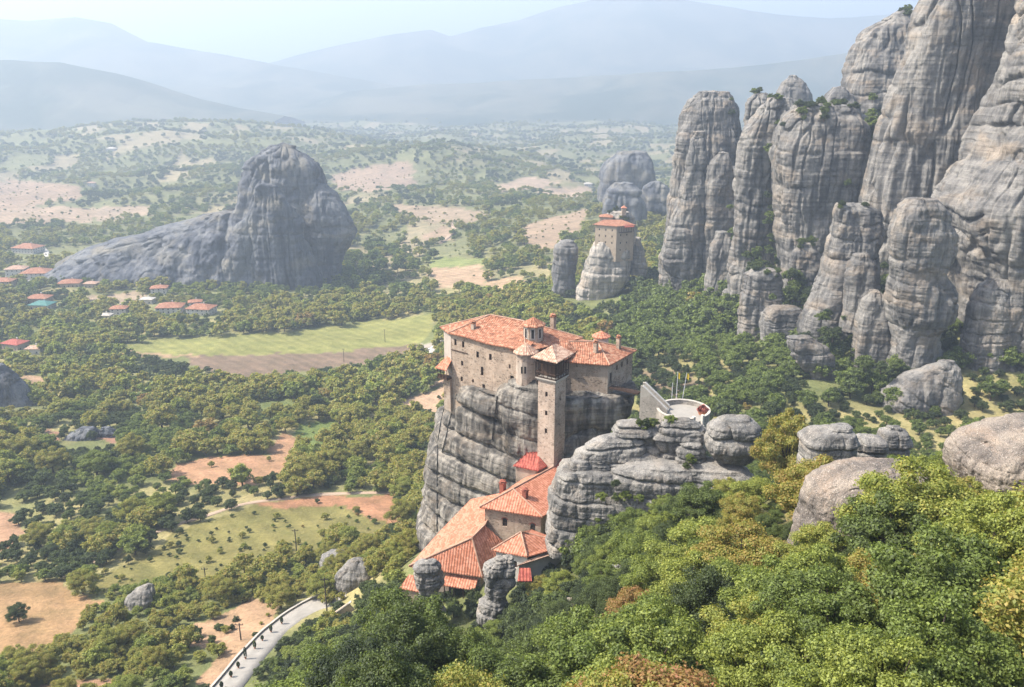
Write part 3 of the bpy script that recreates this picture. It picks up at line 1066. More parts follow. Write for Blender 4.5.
    for k in range(260):
        th, r = rr.uniform(0, 6.28), rr.uniform(0, 1.2) ** .8
        p = Vector((px + r * math.cos(th), py + r * math.sin(th), z(-66.6) + (1.2 - r) * rr.uniform(.2, 1.0)))
        d = Vector((rr.gauss(0, 1), rr.gauss(0, 1), rr.gauss(0, 1))).normalized() * .22
        e = d.orthogonal().normalized() * .2
        m.poly([p - d - e, p + d - e, p + d + e, p - d + e])
    m.build('blossom', MATS['flower'], fl)


def px3(px, py, Y):
    return W(px, py, Y)


def build_convent():
    z = Zrel
    # --- upper house
    root = empty('convent_house', (3, 152, z(-90)), 'stone house with arched windows and tall hipped tile roof under the tower', 'house')
    EL, ER, BR, BL = (-5.4, 150.2), (5.6, 146.8), (14.5, 158.6), (4.2, 163.6)
    ze = z(-82.2)
    m = MB()
    i1 = wall_openings(m, EL, ER, z(-94), ze, [(.36, z(-85.2), 1.0, 1.5), (.86, z(-85.4), 1.0, 1.5)])
    wall_openings(m, ER, BR, z(-94), ze, [])
    wall_openings(m, BR, BL, z(-94), ze, [])
    wall_openings(m, BL, EL, z(-94), ze, [])
    m.build('wall', MATS['stone'], root)
    add_windows(root, i1)
    dE = (Vector((*ER, 0)) - Vector((*EL, 0))).normalized()
    nE = Vector((dE.y, -dE.x, 0))
    for (P, b, d, n) in i1:
        m = MB()
        uc, r = (b[0] + b[1]) / 2, (b[1] - b[0]) / 2
        seg = 10
        for k in range(seg):
            a0, a1 = math.pi * k / seg, math.pi * (k + 1) / seg
            m.poly([P(uc + (r + .22) * math.cos(a0), b[3] + (r + .22) * math.sin(a0) * .8, -.03), P(uc + (r + .22) * math.cos(a1), b[3] + (r + .22) * math.sin(a1) * .8, -.03), P(uc, b[3], -.03)])
        m.build('window_arch', MATS['brick'], root)
        m = MB()
        for k in range(seg):
            a0, a1 = math.pi * k / seg, math.pi * (k + 1) / seg
            m.poly([P(uc + r * math.cos(a0), b[3] + r * math.sin(a0) * .8, -.05), P(uc + r * math.cos(a1), b[3] + r * math.sin(a1) * .8, -.05), P(uc, b[3], -.05)])
        m.build('window_top', MATS['dark'], root)
    E = [(p.x, p.y, ze + .05) for p in offset_poly([Vector((*p, 0)) for p in (EL, ER, BR, BL)], .65)]
    R1, R2 = (.2, 151.9, z(-79.2)), (9.6, 163.0, z(-79.3))
    m = MB()
    roof_face(m, [E[0], E[1], R1])
    roof_face(m, [E[1], E[2], R2, R1])
    roof_face(m, [E[2], E[3], R2])
    roof_face(m, [E[3], E[0], R1, R2])
    rf = m.build('roof', MATS['new_tile'], root)
    m = MB()
    for a, b in ((E[0], R1), (E[1], R1), (R1, R2)):
        m.tube([(a[0], a[1], a[2] + .06), (b[0], b[1], b[2] + .06)], .16, 6)
    m.build('ridge_tiles', MATS['pale_tile'], rf)
    chimney(root, 2.6, 150.4, z(-81.5), z(-78.9), .9, 'brick', 'brick')
    # --- long lower house
    root = empty('refectory_house', (-10, 148, z(-98)), 'long low house with wide sunlit orange roof stepping down beside the crag', 'house')
    P1 = Vector((-20.2, 145, z(-92.4)))
    P2 = px3(439, 532, 153.5)
    P3 = px3(471, 499, 161)
    P4 = px3(501, 493, 159)
    P5 = px3(485, 525, 148.6)
    P6 = px3(472, 538, 144.6)
    P7 = Vector((-5.7, 141.0, z(-92.2)))
    P8 = Vector((-1.4, 148.2, z(-89.2)))
    m = MB()
    roof_face(m, [P1, P6, P2])
    roof_face(m, [P2, P6, P5])
    roof_face(m, [P2, P5, P3])
    roof_face(m, [P3, P5, P4])
    roof_face(m, [P1, P7, P6])
    roof_face(m, [P7, P8, P5, P6])
    rf = m.build('roof', MATS['new_tile'], root)
    m = MB()
    up = Vector((0, 0, .07))
    for a, b in ((P1, P6), (P6, P7), (P6, P5), (P5, P4)):
        m.tube([a + up, b + up], .17, 6)
    m.build('ridge_tiles', MATS['pale_tile'], rf)
    ins = lambda p, q, t=.06: p + (q - p) * t
    ctr = Vector((-9, 149.5, 0))
    m = MB()
    ring = [P1, P7, P8, P4, P3, P2]
    ring = [ins(p, Vector((ctr.x, ctr.y, p.z)), .1) for p in ring]
    for i in range(len(ring)):
        a, b = ring[i], ring[(i + 1) % len(ring)]
        m.poly([(a.x, a.y, z(-104)), (b.x, b.y, z(-104)), (b.x, b.y, b.z - .3), (a.x, a.y, a.z - .3)])
    m.build('wall', MATS['stone'], root)
    # porch roof with dark doorways below
    f = (ring[1] - ring[0])
    f.z = 0
    L = f.length
    f.normalize()
    nf = Vector((f.y, -f.x, 0))
    base = Vector((ring[0].x, ring[0].y, 0))
    m = MB()
    q = lambda u, k, zz: base + f * u + nf * k + Vector((0, 0, z(zz)))
    roof_face(m, [q(6.5, 2.2, -94.4), q(13.0, 2.2, -94.4), q(13.0, 0, -93.2), q(6.5, 0, -93.2)])
    m.build('porch_roof', MATS['new_tile'], root)
    for u in (7.6, 9.6, 11.6):
        m = MB()
        m.box(q(u, .06, -96.2), f, nf, (0, 0, 1), .6, .05, 1.5)
        m.build('door', MATS['dark'], root)
    m = MB()
    for u in (6.8, 8.7, 10.6, 12.7):
        m.bar(q(u, 2.0, -99), q(u, 2.0, -94.6), .2)
    m.build('porch_post', MATS['wood'], root)
    chimney(root, -1.9, 157.2, z(-85.2), z(-80.6), 1.0, 'brick', 'brick')
    # small annex roof at far left corner
    m = MB()
    roof_face(m, [q(-2.2, 3.0, -96.2), q(2.6, 3.0, -96.2), q(2.6, .3, -94.6), q(-1.2, .3, -94.6)])
    m.build('annex_roof', MATS['new_tile'], root)
    m = MB()
    m.box(q(.3, 1.6, -99.0), f, nf, (0, 0, 1), 2.0, 1.2, 2.6)
    m.build('annex_wall', MATS['stone'], root)
    # --- right front cottage
    root = empty('convent_cottage', (3, 138, z(-92)), 'small cottage with two tiled roofs between the stacked pillar rock and trees', 'house')
    pk1, pk2 = px3(521, 532, 140.0), px3(528, 533.5, 142.0)
    a, b, c = px3(491, 550, 138.8), px3(527, 556.5, 135.6), px3(571, 544, 141.5)
    d = Vector((3.8, 146.4, z(-85.1)))
    m = MB()
    roof_face(m, [a, b, pk1])
    roof_face(m, [b, c, pk2, pk1])
    roof_face(m, [c, d, pk2])
    roof_face(m, [d, a, pk1, pk2])
    rf = m.build('roof', MATS['new_tile'], root)
    m = MB()
    for p, q2 in ((b, pk1), (pk1, pk2), (pk1, a), (pk2, c)):
        m.tube([p + up, q2 + up], .14, 6)
    m.build('ridge_tiles', MATS['pale_tile'], rf)
    cc = (a + b + c + d) / 4
    ring = [ins(p, Vector((cc.x, cc.y, p.z)), .13) for p in (a, b, c, d)]
    m = MB()
    info = []
    for i in range(4):
        p, q2 = ring[i], ring[(i + 1) % 4]
        info += wall_openings(m, p, q2, z(-96), min(p.z, q2.z) - .1, [(.6, z(-87.2), .9, 1.4)] if i in (0, 1) else [])
    m.build('wall', MATS['white'], root)
    add_windows(root, info)
    l1, l2 = px3(516, 566, 133.6), px3(572, 546, 139.0)
    l3, l4 = px3(568, 545.5, 141.2), px3(527, 558.5, 135.4)
    m = MB()
    roof_face(m, [l1, l2 - Vector((0, 0, .4)), l3 - Vector((0, 0, .4)), l4 - Vector((0, 0, .4))])
    m.build('lean_to_roof', MATS['pale_tile'], root)
    m = MB()
    o = Vector((-.3, .6, 0))
    for p, q2 in ((l1 + Vector((.5, .9, 0)), l2 + Vector((-.9, .4, 0))), (l1 + Vector((.6, .8, 0)), l4 + Vector((.2, 0, 0)))):
        m.poly([(p.x, p.y, z(-96)), (q2.x, q2.y, z(-96)), (q2.x, q2.y, q2.z - .7), (p.x, p.y, p.z - .4)])
    m.build('lean_to_wall', MATS['white'], root)
    chimney(root, 9.6, 143.2, z(-88), z(-83.2), 1.0, 'brick', 'brick')
    m = MB()
    p = px3(524, 574, 132.6)
    roof_face(m, [p + Vector((-1.2, -1, -.8)), p + Vector((1.4, -1, -.8)), p + Vector((1.2, 1.2, .5)), p + Vector((-.8, 1.2, .5))])
    m.build('porch_roof', MATS['red_tile'], root)
    # --- deep red sheds at the tower foot
    root = empty('convent_shed', (4, 165, z(-82)), 'small deep red roofed shed tucked against the tower foot', 'shed')
    m = MB()
    e = [(.2, 162.8), (5.4, 160.4), (9.5, 165.0), (3.6, 168.6)]
    pk1, pk2 = (3.2, 164.6, z(-77.2)), (6.0, 165.2, z(-77.3))
    ee = [(p[0], p[1], z(-79.4)) for p in e]
    roof_face(m, [ee[0], ee[1], pk2, pk1])
    roof_face(m, [ee[1], ee[2], pk2])
    roof_face(m, [ee[2], ee[3], pk1, pk2])
    roof_face(m, [ee[3], ee[0], pk1])
    m.build('roof', MATS['red_tile'], root)
    m = MB()
    m.quadprism([(.8, 163.0), (5.3, 160.9), (9.0, 165.0), (3.7, 168.1)], z(-90), z(-79.5))
    m.build('wall', MATS['stone'], root)
    root = empty('convent_shed', (9, 160, z(-84)), 'low red roof wedged between the convent house and the tower corner', 'shed')
    m = MB()
    roof_face(m, [(6.6, 161.2, z(-80.4)), (10.4, 157.4, z(-80.4)), (15.4, 160.2, z(-78.6)), (10.0, 164.4, z(-78.4))])
    m.build('roof', MATS['red_tile'], root)
    m = MB()
    m.quadprism([(7.2, 161.0), (10.4, 158.0), (14.6, 160.4), (10.0, 163.8)], z(-90), z(-80.9))
    m.build('wall', MATS['stone'], root)


# ------------------------------------------------------------------ rocks
ROCK_OBJ = {}


def bed(zz, s, seed, p=6.0):
    w = zz / s + 1.5 * (vnoise(zz / (s * 2.1), 0.37, 0.11, seed) - 0.5)
    i = np.floor(w)
    u = w - i
    prof = 1 - np.abs(2 * u - 1) ** p
    off = _hash(i, i * 0, i * 0, seed + 5)
    return prof, off, i, u


def rock(name, label, lobes, mat, cat='rock', group=None, dens=0.75, seed=1, link=True):
    """each lobe: Y depth, rows (py, left px, right px) silhouette, b depth ratio; one continuous weathered body per lobe, all in one mesh"""
    VV, FF, base = [], [], 0
    for li, lb in enumerate(lobes):
        rows = sorted(lb['rows'])
        Y = lb['Y']
        sd = seed * 31 + li * 7
        py = np.array([r[0] for r in rows], float)
        hpx = py[-1] - py[0]
        wpx = max(r[2] - r[1] for r in rows)
        nz = int(np.clip(hpx * dens * lb.get('res', 1), 36, 420))
        nf = int(np.clip(wpx * dens * 1.5 * lb.get('res', 1), 40, 420))
        nb = max(16, nf // 4)
        th = np.concatenate([np.linspace(-math.pi, 0, nf, endpoint=False), np.linspace(0, math.pi, nb, endpoint=False)])
        nt = len(th)
        zr = np.array([zat(p, Y) for p in py])
        xl = np.array([xat(r[1], Y, zz) for r, zz in zip(rows, zr)])
        xr = np.array([xat(r[2], Y, zz) for r, zz in zip(rows, zr)])
        zz = np.linspace(zr[0], zr[-1], nz)

        def interp(a):
            o = np.interp(-zz, -zr, a)
            k = max(1, nz // 40)
            ker = np.ones(2 * k + 1) / (2 * k + 1)
            return np.convolve(np.pad(o, k, mode='edge'), ker, 'valid')
        l_, r_ = interp(xl), interp(xr)
        cx, a = (l_ + r_) / 2, (r_ - l_) / 2
        ab = lb.get('b', 0.7)
        if isinstance(ab, (list, tuple)):
            bmet = np.interp(np.linspace(0, 1, nz), np.linspace(0, 1, len(ab)), ab)
        else:
            bmet = a * ab
        b0 = bmet
        # rounded cap
        ncap = max(6, int(nz * .06) + 6)
        hc = lb.get('cap', 0.35) * a[0]
        ph = np.linspace(0, math.pi / 2, ncap, endpoint=False)
        sc = np.sin(ph)
        capz = zz[0] + hc * np.cos(ph)
        A = np.concatenate([np.maximum(a[0] * sc, .01), a])
        Bm = np.concatenate([np.maximum(bmet[0] * sc, .01), bmet])
        Cx = np.concatenate([np.full(ncap, cx[0]), cx])
        Z = np.concatenate([capz, zz])
        nup = np.concatenate([np.cos(ph), np.zeros(nz)])
        n = lb.get('n', 2.7)
        rr = 1 / (np.abs(np.cos(th)) ** n + np.abs(np.sin(th)) ** n) ** (1 / n)
        ct, st = np.cos(th) * rr, np.sin(th) * rr
        X = Cx[:, None] + A[:, None] * ct[None]
        YY = Y + Bm[:, None] * st[None] + lb.get('shear', 0.0) * (A[:, None] * ct[None]) + lb.get('lean', 0.0) * (Z[:, None] - Z[-1])
        ZZ = np.repeat(Z[:, None], nt, 1)
        # outward direction
        nx, ny = np.repeat(np.cos(th)[None], len(Z), 0), np.repeat(np.sin(th)[None], len(Z), 0)
        k = np.sqrt(1 - nup ** 2 * .8)[:, None]
        nx, ny, nzv = nx * k, ny * k, np.repeat((nup * .9)[:, None], nt, 1)
        w = float(np.mean(a)) * 2
        sz = lb.get('size', min(w, 40.0))
        f1 = fbm(X / (sz * .5), YY / (sz * .5), ZZ / (sz * .8), 5, sd) - .5
        D = f1 * sz * lb.get('lump', .22)
        gw = lb.get('gw', sz * .13)

        def ridged(q, fz, oc, seed0):
            t_, am, nn_ = 0, 1.0, 0
            for o_ in range(oc):
                f_ = 2.1 ** o_
                w_ = 1 - np.abs(2 * vnoise(X / q * f_, YY / q * f_, ZZ / (q * fz) * f_, seed0 + o_ * 13) - 1)
                t_ = t_ + am * w_ * w_
                nn_ += am
                am *= .5
            return t_ / nn_
        D = D - (ridged(sz * .42, 1.5, 4, sd + 21) - .38) * lb.get('crag', .10) * sz
        gn = vnoise(X / gw + f1 * 1.5, YY / gw, ZZ / (gw * 9), sd + 3)
        crack = np.exp(-(np.abs(gn - .5) / .06) ** 2)
        D = D - crack * lb.get('crack', .035) * sz * np.clip(vnoise(X / (sz * .4), YY / (sz * .4), ZZ / (sz * .6), sd + 9) * 2.2 - .6, 0, 1)
        D = D - (ridged(gw * 1.3, 7.0, 3, sd + 4) - .4) * lb.get('flute', .06) * sz
        warp = (fbm(X / (sz * .6), YY / (sz * .6), ZZ / sz, 3, sd + 5) - .5) * sz * lb.get('warp', .12) + lb.get('dip', 0.03) * (X - Cx[:, None])
        s1 = lb.get('bed', sz * .22)
        pr, of, ii, uu = bed(ZZ + warp, s1, sd + 6, lb.get('bp', 7.0))
        bedamp = lb.get('bedamp', .035) * sz
        bk = lb.get('broken', 1.0)
        bmask = 1 - bk + bk * np.clip(fbm(X / (sz * .33), YY / (sz * .33), ZZ / (sz * .33), 2, sd + 31) * 3.4 - 1.2, 0, 1.2)
        D = D + ((pr - 1) * bedamp + (of - .5) * bedamp * 1.1) * bmask
        pr2, of2, _, _ = bed(ZZ + warp * .8, s1 * .24, sd + 8, 5.0)
        fade = np.clip(vnoise(X / (sz * .3), YY / (sz * .3), ZZ / (sz * .4), sd + 12) * 1.8 - .4, 0, 1)
        D = D + ((pr2 - 1) * .22 + (of2 - .5) * .22) * lb.get('thin', 1.0) * bedamp * fade
        if lb.get('joint'):
            jw = lb['joint']
            arc = X * .8 + YY * .35 + _hash(ii, ii * 0, ii * 0, sd + 15) * jw * 2
            jp, jo, _, _ = bed(arc + (f1 * jw * .3), jw, sd + 16, 9.0)
            D = D + (jp - 1) * lb.get('jointamp', .03) * sz + (jo - .5) * lb.get('jointamp', .03) * sz * .8
        D = D + (fbm(X / (sz * .05), YY / (sz * .05), ZZ / (sz * .04), 3, sd + 13) - .5) * sz * lb.get('rough', .02)
        lim = np.minimum(np.minimum(A, Bm)[:, None] * .65, 1e9)
        D = np.clip(D, -lim, lim)
        X = X + nx * D
        YY = YY + ny * D
        ZZ = ZZ + nzv * D * .6
        V = np.stack([X, YY, ZZ + CZ], -1).reshape(-1, 3)
        m = len(Z)
        idx = np.arange(m * nt).reshape(m, nt)
        nxt = np.roll(idx, -1, 1)
        Q = np.stack([idx[:-1], idx[1:], nxt[1:], nxt[:-1]], -1).reshape(-1, 4)
        VV.append(V)
        FF.append(Q + base)
        base += len(V)
    V = np.concatenate(VV)
    Q = np.concatenate(FF)
    lo = V[:, 2].min()
    loc = Vector((float(V[:, 0].mean()), float(V[:, 1].mean()), float(lo)))
    o = mesh_np(name, V - np.array(loc), Q, MATS[mat])
    o.location = loc
    tag(o, label, cat, group)
    ROCK_OBJ[label] = (V, Q)
    return o


def build_rocks():
    r = rock
    # ---- monastery crag
    r('crag', 'steep grey crag with bulging horizontal beds carrying the monastery block', [
        dict(Y=184, rows=[(377, 464, 556), (386, 455, 556), (396, 448, 556), (408, 442, 556), (416, 446, 556), (424, 437, 556), (440, 432, 556), (452, 433, 556), (458, 425, 556), (470, 421, 556), (488, 419, 552), (496, 424, 548), (505, 420, 544), (525, 417, 536), (550, 414, 526), (580, 410, 516)],
             b=[13.2, 13.4, 13.4, 13.4, 13.2, 13.5, 13.8, 14, 14.4, 14.6], shear=-.66, n=3.6, cap=.02, size=17, bed=5.6, bedamp=.12, bp=4.5, broken=.25, thin=.3, lump=.18, gw=5.5, crack=.025, flute=.02, crag=.055, warp=.2, rough=.014, res=2.2),
        dict(Y=170.0, rows=[(379, 519, 537), (385, 507, 542), (392, 497, 546), (403, 492, 547), (420, 494, 547), (450, 500, 547)], b=.66, n=2.7, cap=.3, size=10, bed=5.5, bedamp=.08, bp=4.5, gw=3, res=2.2, shear=-.55, broken=.3, thin=.2, flute=.015, crag=.05, crack=.05),
        dict(Y=173.0, rows=[(386, 545, 640), (396, 540, 638), (408, 540, 634), (420, 540, 622), (435, 540, 606), (450, 540, 590), (475, 535, 585), (520, 530, 580)],
             b=[8, 8, 8.5, 9, 9.5], shear=.1, n=3.0, cap=.02, size=15, bed=7.5, bedamp=.09, bp=5, lump=.24, gw=5.0, crack=.05, flute=.02, crag=.08, warp=.4, rough=.014, res=2.0, broken=.4, thin=.3)], 'monrock', 'crag', seed=3)
    # ---- layered outcrop
    O = dict(size=9, broken=.15, crag=.07, bed=1.9, bedamp=.095, bp=9, joint=7, jointamp=.06, lump=.10, flute=.012, crack=.015, rough=.022, n=3.6, warp=.10, thin=.8, res=2.2)
    r('rock_outcrop', 'long grey ledge of bedded rock running below the layered slabs', [
        dict(O, Y=138, rows=[(467, 562, 612), (473, 555, 616), (484, 553, 617), (492, 550, 617), (510, 547, 616), (530, 545, 614), (550, 545, 610)], b=.75, cap=.05, bed=3.8, joint=9, n=5, bedamp=.06, lump=.10, crag=.10, shear=-.15),
        dict(O, Y=136, rows=[(463, 626, 742), (469, 608, 752), (480, 604, 758), (492, 604, 750), (512, 604, 735), (530, 604, 700)], b=.35, cap=.04, bed=5.2, shear=-.1, joint=14, n=4)], 'outcrop', seed=5)
    r('rock_slab', 'tilted pale slab jutting left above the rock ledge', [
        dict(O, Y=139, rows=[(433, 612, 634), (438, 600, 642), (446, 584, 645), (453, 574, 645), (460, 571, 640), (467, 580, 628)], b=.45, cap=.12, bed=3.2, dip=-.12),
        dict(O, Y=138, rows=[(460, 572, 606), (466, 570, 612), (472, 572, 612)], b=.5, cap=.15)], 'outcrop', seed=6)
    r('rock_slab', 'flat stacked slabs in the middle of the outcrop', [
        dict(O, Y=140, rows=[(424, 618, 650), (432, 614, 660), (440, 632, 660), (450, 608, 660), (460, 607, 662), (470, 610, 664)], b=.5, cap=.15, bed=1.9),
        dict(O, Y=138.5, rows=[(452, 606, 650), (460, 604, 668), (470, 610, 668)], b=.4, cap=.1, bed=2.2)], 'outcrop', seed=7)
    r('rock_stack', 'broken stack of rounded slabs below the round terrace', [
        dict(O, Y=139, rows=[(419, 662, 692), (424, 658, 705), (431, 660, 704), (436, 652, 706), (444, 653, 704), (452, 658, 702), (462, 664, 700), (470, 666, 700)], b=.5, cap=.12, bed=2.2, bedamp=.13),
        dict(O, Y=136.5, rows=[(444, 676, 702), (450, 674, 706), (460, 676, 706), (468, 680, 700)], b=.6, cap=.2)], 'outcrop', seed=8)
    r('boulder', 'massive blocky boulder at the right end of the layered outcrop', [
        dict(O, Y=136, rows=[(418, 722, 748), (423, 710, 757), (431, 704, 760), (437, 704, 760), (446, 704, 760), (453, 710, 756), (462, 716, 750)], b=.75, cap=.15, bed=3.4, joint=7, n=3.2)], 'outcrop', 'boulder', seed=9)
    for lab, Y, rows, sd, mt in (
            ('squat layered boulder split by a vertical joint, beside the yellow orange oak', 112, [(427, 834, 850), (431, 810, 853), (438, 802, 855), (448, 801, 855), (468, 799, 853), (480, 800, 850)], 11, 'outcrop'),
            ('low pale rock lying right of the squat layered boulder', 118, [(436, 858, 876), (440, 853, 884), (450, 851, 886), (462, 851, 886)], 12, 'outcrop'),
            ('smooth round grey boulder, last of the row on the ridge', 132, [(427, 886, 902), (431, 881, 907), (440, 879, 909), (455, 879, 909)], 13, 'outcrop'),
            ('small grey rock poking out of the trees above the stacked pillar', 108, [(565, 614, 624), (569, 611, 627), (578, 610, 628)], 14, 'outcrop'),
            ('pale flat rock among dark bushes right of the cottage', 112, [(599, 566, 577), (602, 560, 580), (610, 560, 582)], 15, 'boulder')):
        r('boulder', lab, [dict(O, Y=Y, rows=rows, b=.8, cap=.25, size=6, bed=2.4, joint=4)], mt, 'boulder', seed=sd)
    r('boulder', 'huge speckled brown boulder cut by the right edge of the photo', [
        dict(Y=82, rows=[(425, 1012, 1075), (430, 994, 1090), (437, 976, 1100), (446, 962, 1108), (455, 954, 1112), (470, 955, 1115), (500, 962, 1112), (530, 965, 1110)], b=.8, cap=.12, size=7, bed=6, bedamp=.02, lump=.14, gw=2, crack=.03, rough=.03, res=2.2)], 'boulder', 'boulder', seed=21)
    r('boulder', 'broad humped boulder half buried in oak leaves', [
        dict(Y=72, rows=[(467, 850, 915), (470, 836, 926), (476, 822, 934), (486, 810, 938), (500, 804, 940), (530, 796, 940), (560, 790, 940)], b=.7, cap=.1, size=6, bed=5, bedamp=.02, lump=.12, gw=2, crack=.03, rough=.03, res=2.0)], 'boulder', 'boulder', seed=22)
    # ---- pillars by the lower house
    r('rock_stump', 'short layered rock stump before the long orange roof', [
        dict(O, Y=134, rows=[(561, 420, 436), (566, 415, 440), (575, 414, 442), (584, 416, 443), (596, 418, 440), (612, 420, 445)], b=.8, cap=.12, size=5, bed=1.3, joint=3.2, lump=.3, crag=.16, bedamp=.08, n=3)], 'outcrop', seed=24)
    r('rock_pillar', 'stacked grey rock pillar in front of the cottage', [
        dict(O, Y=128, rows=[(557, 498, 514), (562, 488, 517), (572, 483, 516), (580, 482, 514), (590, 484, 512), (596, 487, 506), (602, 479, 510), (612, 478, 508), (625, 480, 505), (645, 482, 505)], b=.8, cap=.12, size=5, bed=1.7, joint=3.0, bedamp=.09, lump=.3, crag=.18, n=3)], 'outcrop', seed=25)
    # ---- rocks by the path
    for lab, Y, rows, sd in (
            ('smooth grey dome rock where the paved path ends', 186, [(560, 352, 366), (564, 344, 374), (572, 337, 378), (582, 334, 376), (594, 336, 372)], 31),
            ('dark low whaleback rock behind the path end', 203, [(552, 328, 346), (556, 322, 356), (562, 320, 360), (570, 320, 362)], 32),
            ('slanting grey fin of rock among bushes left of the path', 188, [(584, 146, 154), (590, 136, 156), (598, 126, 156), (608, 119, 154), (616, 117, 154)], 33),
            ('small pale rock at the bottom edge among bushes', 152, [(665, 140, 146), (670, 133, 148), (680, 131, 148)], 34)):
        r('boulder', lab, [dict(Y=Y, rows=rows, b=.7, cap=.25, size=8, bed=5, bedamp=.03, lump=.15, res=1.6)], 'outcrop', 'boulder', seed=sd)
    for lab, Y, rows, sd in (
            ('dark sloping rock at the left edge above the woods', 400, [(366, -20, 4), (378, -30, 16), (392, -35, 26), (408, -40, 40), (420, -40, 46)], 35),
            ('dark knobbly rock in the valley woods', 350, [(428, 78, 95), (434, 66, 100), (444, 60, 103), (456, 58, 104)], 36),
            ('small brown rock beside the knobbly valley rock', 352, [(427, 101, 110), (432, 98, 117), (442, 96, 122)], 37)):
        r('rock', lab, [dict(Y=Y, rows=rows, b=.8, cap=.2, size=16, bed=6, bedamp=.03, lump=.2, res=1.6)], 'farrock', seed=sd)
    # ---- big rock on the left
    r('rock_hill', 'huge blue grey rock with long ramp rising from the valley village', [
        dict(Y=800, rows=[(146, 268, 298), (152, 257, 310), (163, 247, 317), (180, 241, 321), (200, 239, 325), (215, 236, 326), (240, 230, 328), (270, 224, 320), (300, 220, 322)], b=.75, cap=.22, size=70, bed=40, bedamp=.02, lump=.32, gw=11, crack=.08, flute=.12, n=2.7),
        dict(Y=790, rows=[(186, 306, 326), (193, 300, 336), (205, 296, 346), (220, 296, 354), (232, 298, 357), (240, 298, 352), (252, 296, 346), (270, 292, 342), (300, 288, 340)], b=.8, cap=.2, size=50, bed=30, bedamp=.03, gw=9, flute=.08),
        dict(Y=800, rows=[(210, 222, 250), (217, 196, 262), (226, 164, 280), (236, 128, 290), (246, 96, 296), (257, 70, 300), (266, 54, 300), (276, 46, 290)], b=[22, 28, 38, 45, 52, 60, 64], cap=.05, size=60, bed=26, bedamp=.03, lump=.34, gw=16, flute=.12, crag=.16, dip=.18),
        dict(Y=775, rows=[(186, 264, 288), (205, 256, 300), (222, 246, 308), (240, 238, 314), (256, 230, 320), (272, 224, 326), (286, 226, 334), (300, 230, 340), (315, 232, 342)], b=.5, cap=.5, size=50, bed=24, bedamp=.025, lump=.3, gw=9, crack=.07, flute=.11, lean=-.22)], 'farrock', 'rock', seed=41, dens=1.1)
    # ---- middle distance rocks
    far = dict(size=45, bed=22, bedamp=.03, lump=.2, gw=10, crack=.06, flute=.07)
    r('rock', 'blue domed rock with vertical cleft beyond the small monastery', [
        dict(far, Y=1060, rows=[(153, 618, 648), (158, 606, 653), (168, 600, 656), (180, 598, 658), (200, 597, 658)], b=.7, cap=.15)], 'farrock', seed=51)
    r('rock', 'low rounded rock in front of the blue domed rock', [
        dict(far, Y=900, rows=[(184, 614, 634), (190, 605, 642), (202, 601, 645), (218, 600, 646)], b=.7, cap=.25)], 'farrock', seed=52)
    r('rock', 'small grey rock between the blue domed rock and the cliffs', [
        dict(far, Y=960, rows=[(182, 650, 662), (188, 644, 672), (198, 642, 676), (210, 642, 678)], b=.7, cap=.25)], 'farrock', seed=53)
    mid = dict(size=22, bed=6, bedamp=.05, lump=.18, gw=4, crack=.05, flute=.06, res=1.5)
    r('rock_pillar', 'dark cylindrical pillar left of the small monastery', [
        dict(mid, Y=610, rows=[(241, 559, 573), (246, 554, 577), (262, 552, 577), (280, 551, 575), (300, 552, 574)], b=.9, cap=.15)], 'backcliff', seed=54)
    r('rock_pillar', 'pale flared rock carrying the small monastery', [
        dict(mid, Y=601, rows=[(240, 595, 630), (247, 592, 631), (256, 587, 632), (266, 583, 632), (276, 580, 630), (288, 577, 622), (300, 574, 612), (314, 572, 606)], b=.85, cap=.05, crag=.06, n=3),
        dict(mid, Y=618, rows=[(212, 608, 630), (217, 602, 635), (228, 602, 636), (250, 606, 640)], b=.6, cap=.1),
        dict(mid, Y=606, rows=[(238, 634, 641), (246, 631, 645), (262, 630, 648), (274, 630, 648)], b=.9, cap=.3)], 'palerock', seed=55)
    # ---- right hand cliffs
    c = dict(size=34, bed=17, bedamp=.035, lump=.26, gw=4.2, crack=.06, flute=.055, rough=.016, warp=.3, n=3.1, res=1.7, crag=.075, thin=1.3, broken=1.0)
    r('rock_pillar', 'tall rounded pillar farthest left in the cliff row', [
        dict(c, Y=570, rows=[(92, 700, 727), (97, 691, 735), (110, 683, 740), (135, 676, 741), (165, 672, 738), (200, 668, 738), (260, 662, 740), (330, 660, 745)], b=.75, cap=.12)], 'cliff', seed=61)
    r('rock_pillar', 'knobbly leaning pillar stepping down at the left end of the cliffs', [
        dict(c, Y=535, rows=[(132, 695, 703), (140, 691, 705), (158, 686, 707), (176, 684, 706), (205, 675, 706), (225, 668, 706), (245, 664, 706), (262, 660, 704), (280, 668, 704), (300, 680, 704), (335, 685, 706)], b=.8, cap=.2, size=20, bed=9, bedamp=.07)], 'cliff', seed=62)
    r('rock_pillar', 'rounded finger of rock between the leaning pillar and the split pillar', [
        dict(c, Y=530, rows=[(153, 718, 729), (160, 709, 732), (180, 705, 733), (210, 704, 735), (250, 702, 735), (290, 700, 735), (335, 695, 735)], b=.8, cap=.3, size=22)], 'cliff', seed=63)
    r('rock_pillar', 'small foot rock under the rounded finger of rock', [
        dict(c, Y=500, rows=[(232, 716, 728), (242, 712, 733), (262, 708, 734), (300, 704, 734), (335, 698, 738)], b=.8, cap=.3, size=16),
        dict(c, Y=480, rows=[(290, 724, 732), (300, 720, 738), (322, 718, 740), (340, 716, 742)], b=.8, cap=.3, size=12)], 'cliff', seed=64)
    r('rock_pillar', 'dark rear spire peeping over the split pillar', [
        dict(c, Y=640, rows=[(76, 789, 796), (82, 782, 804), (92, 778, 809), (110, 776, 812), (150, 772, 815)], b=.8, cap=.3, size=22)], 'backcliff', seed=65)
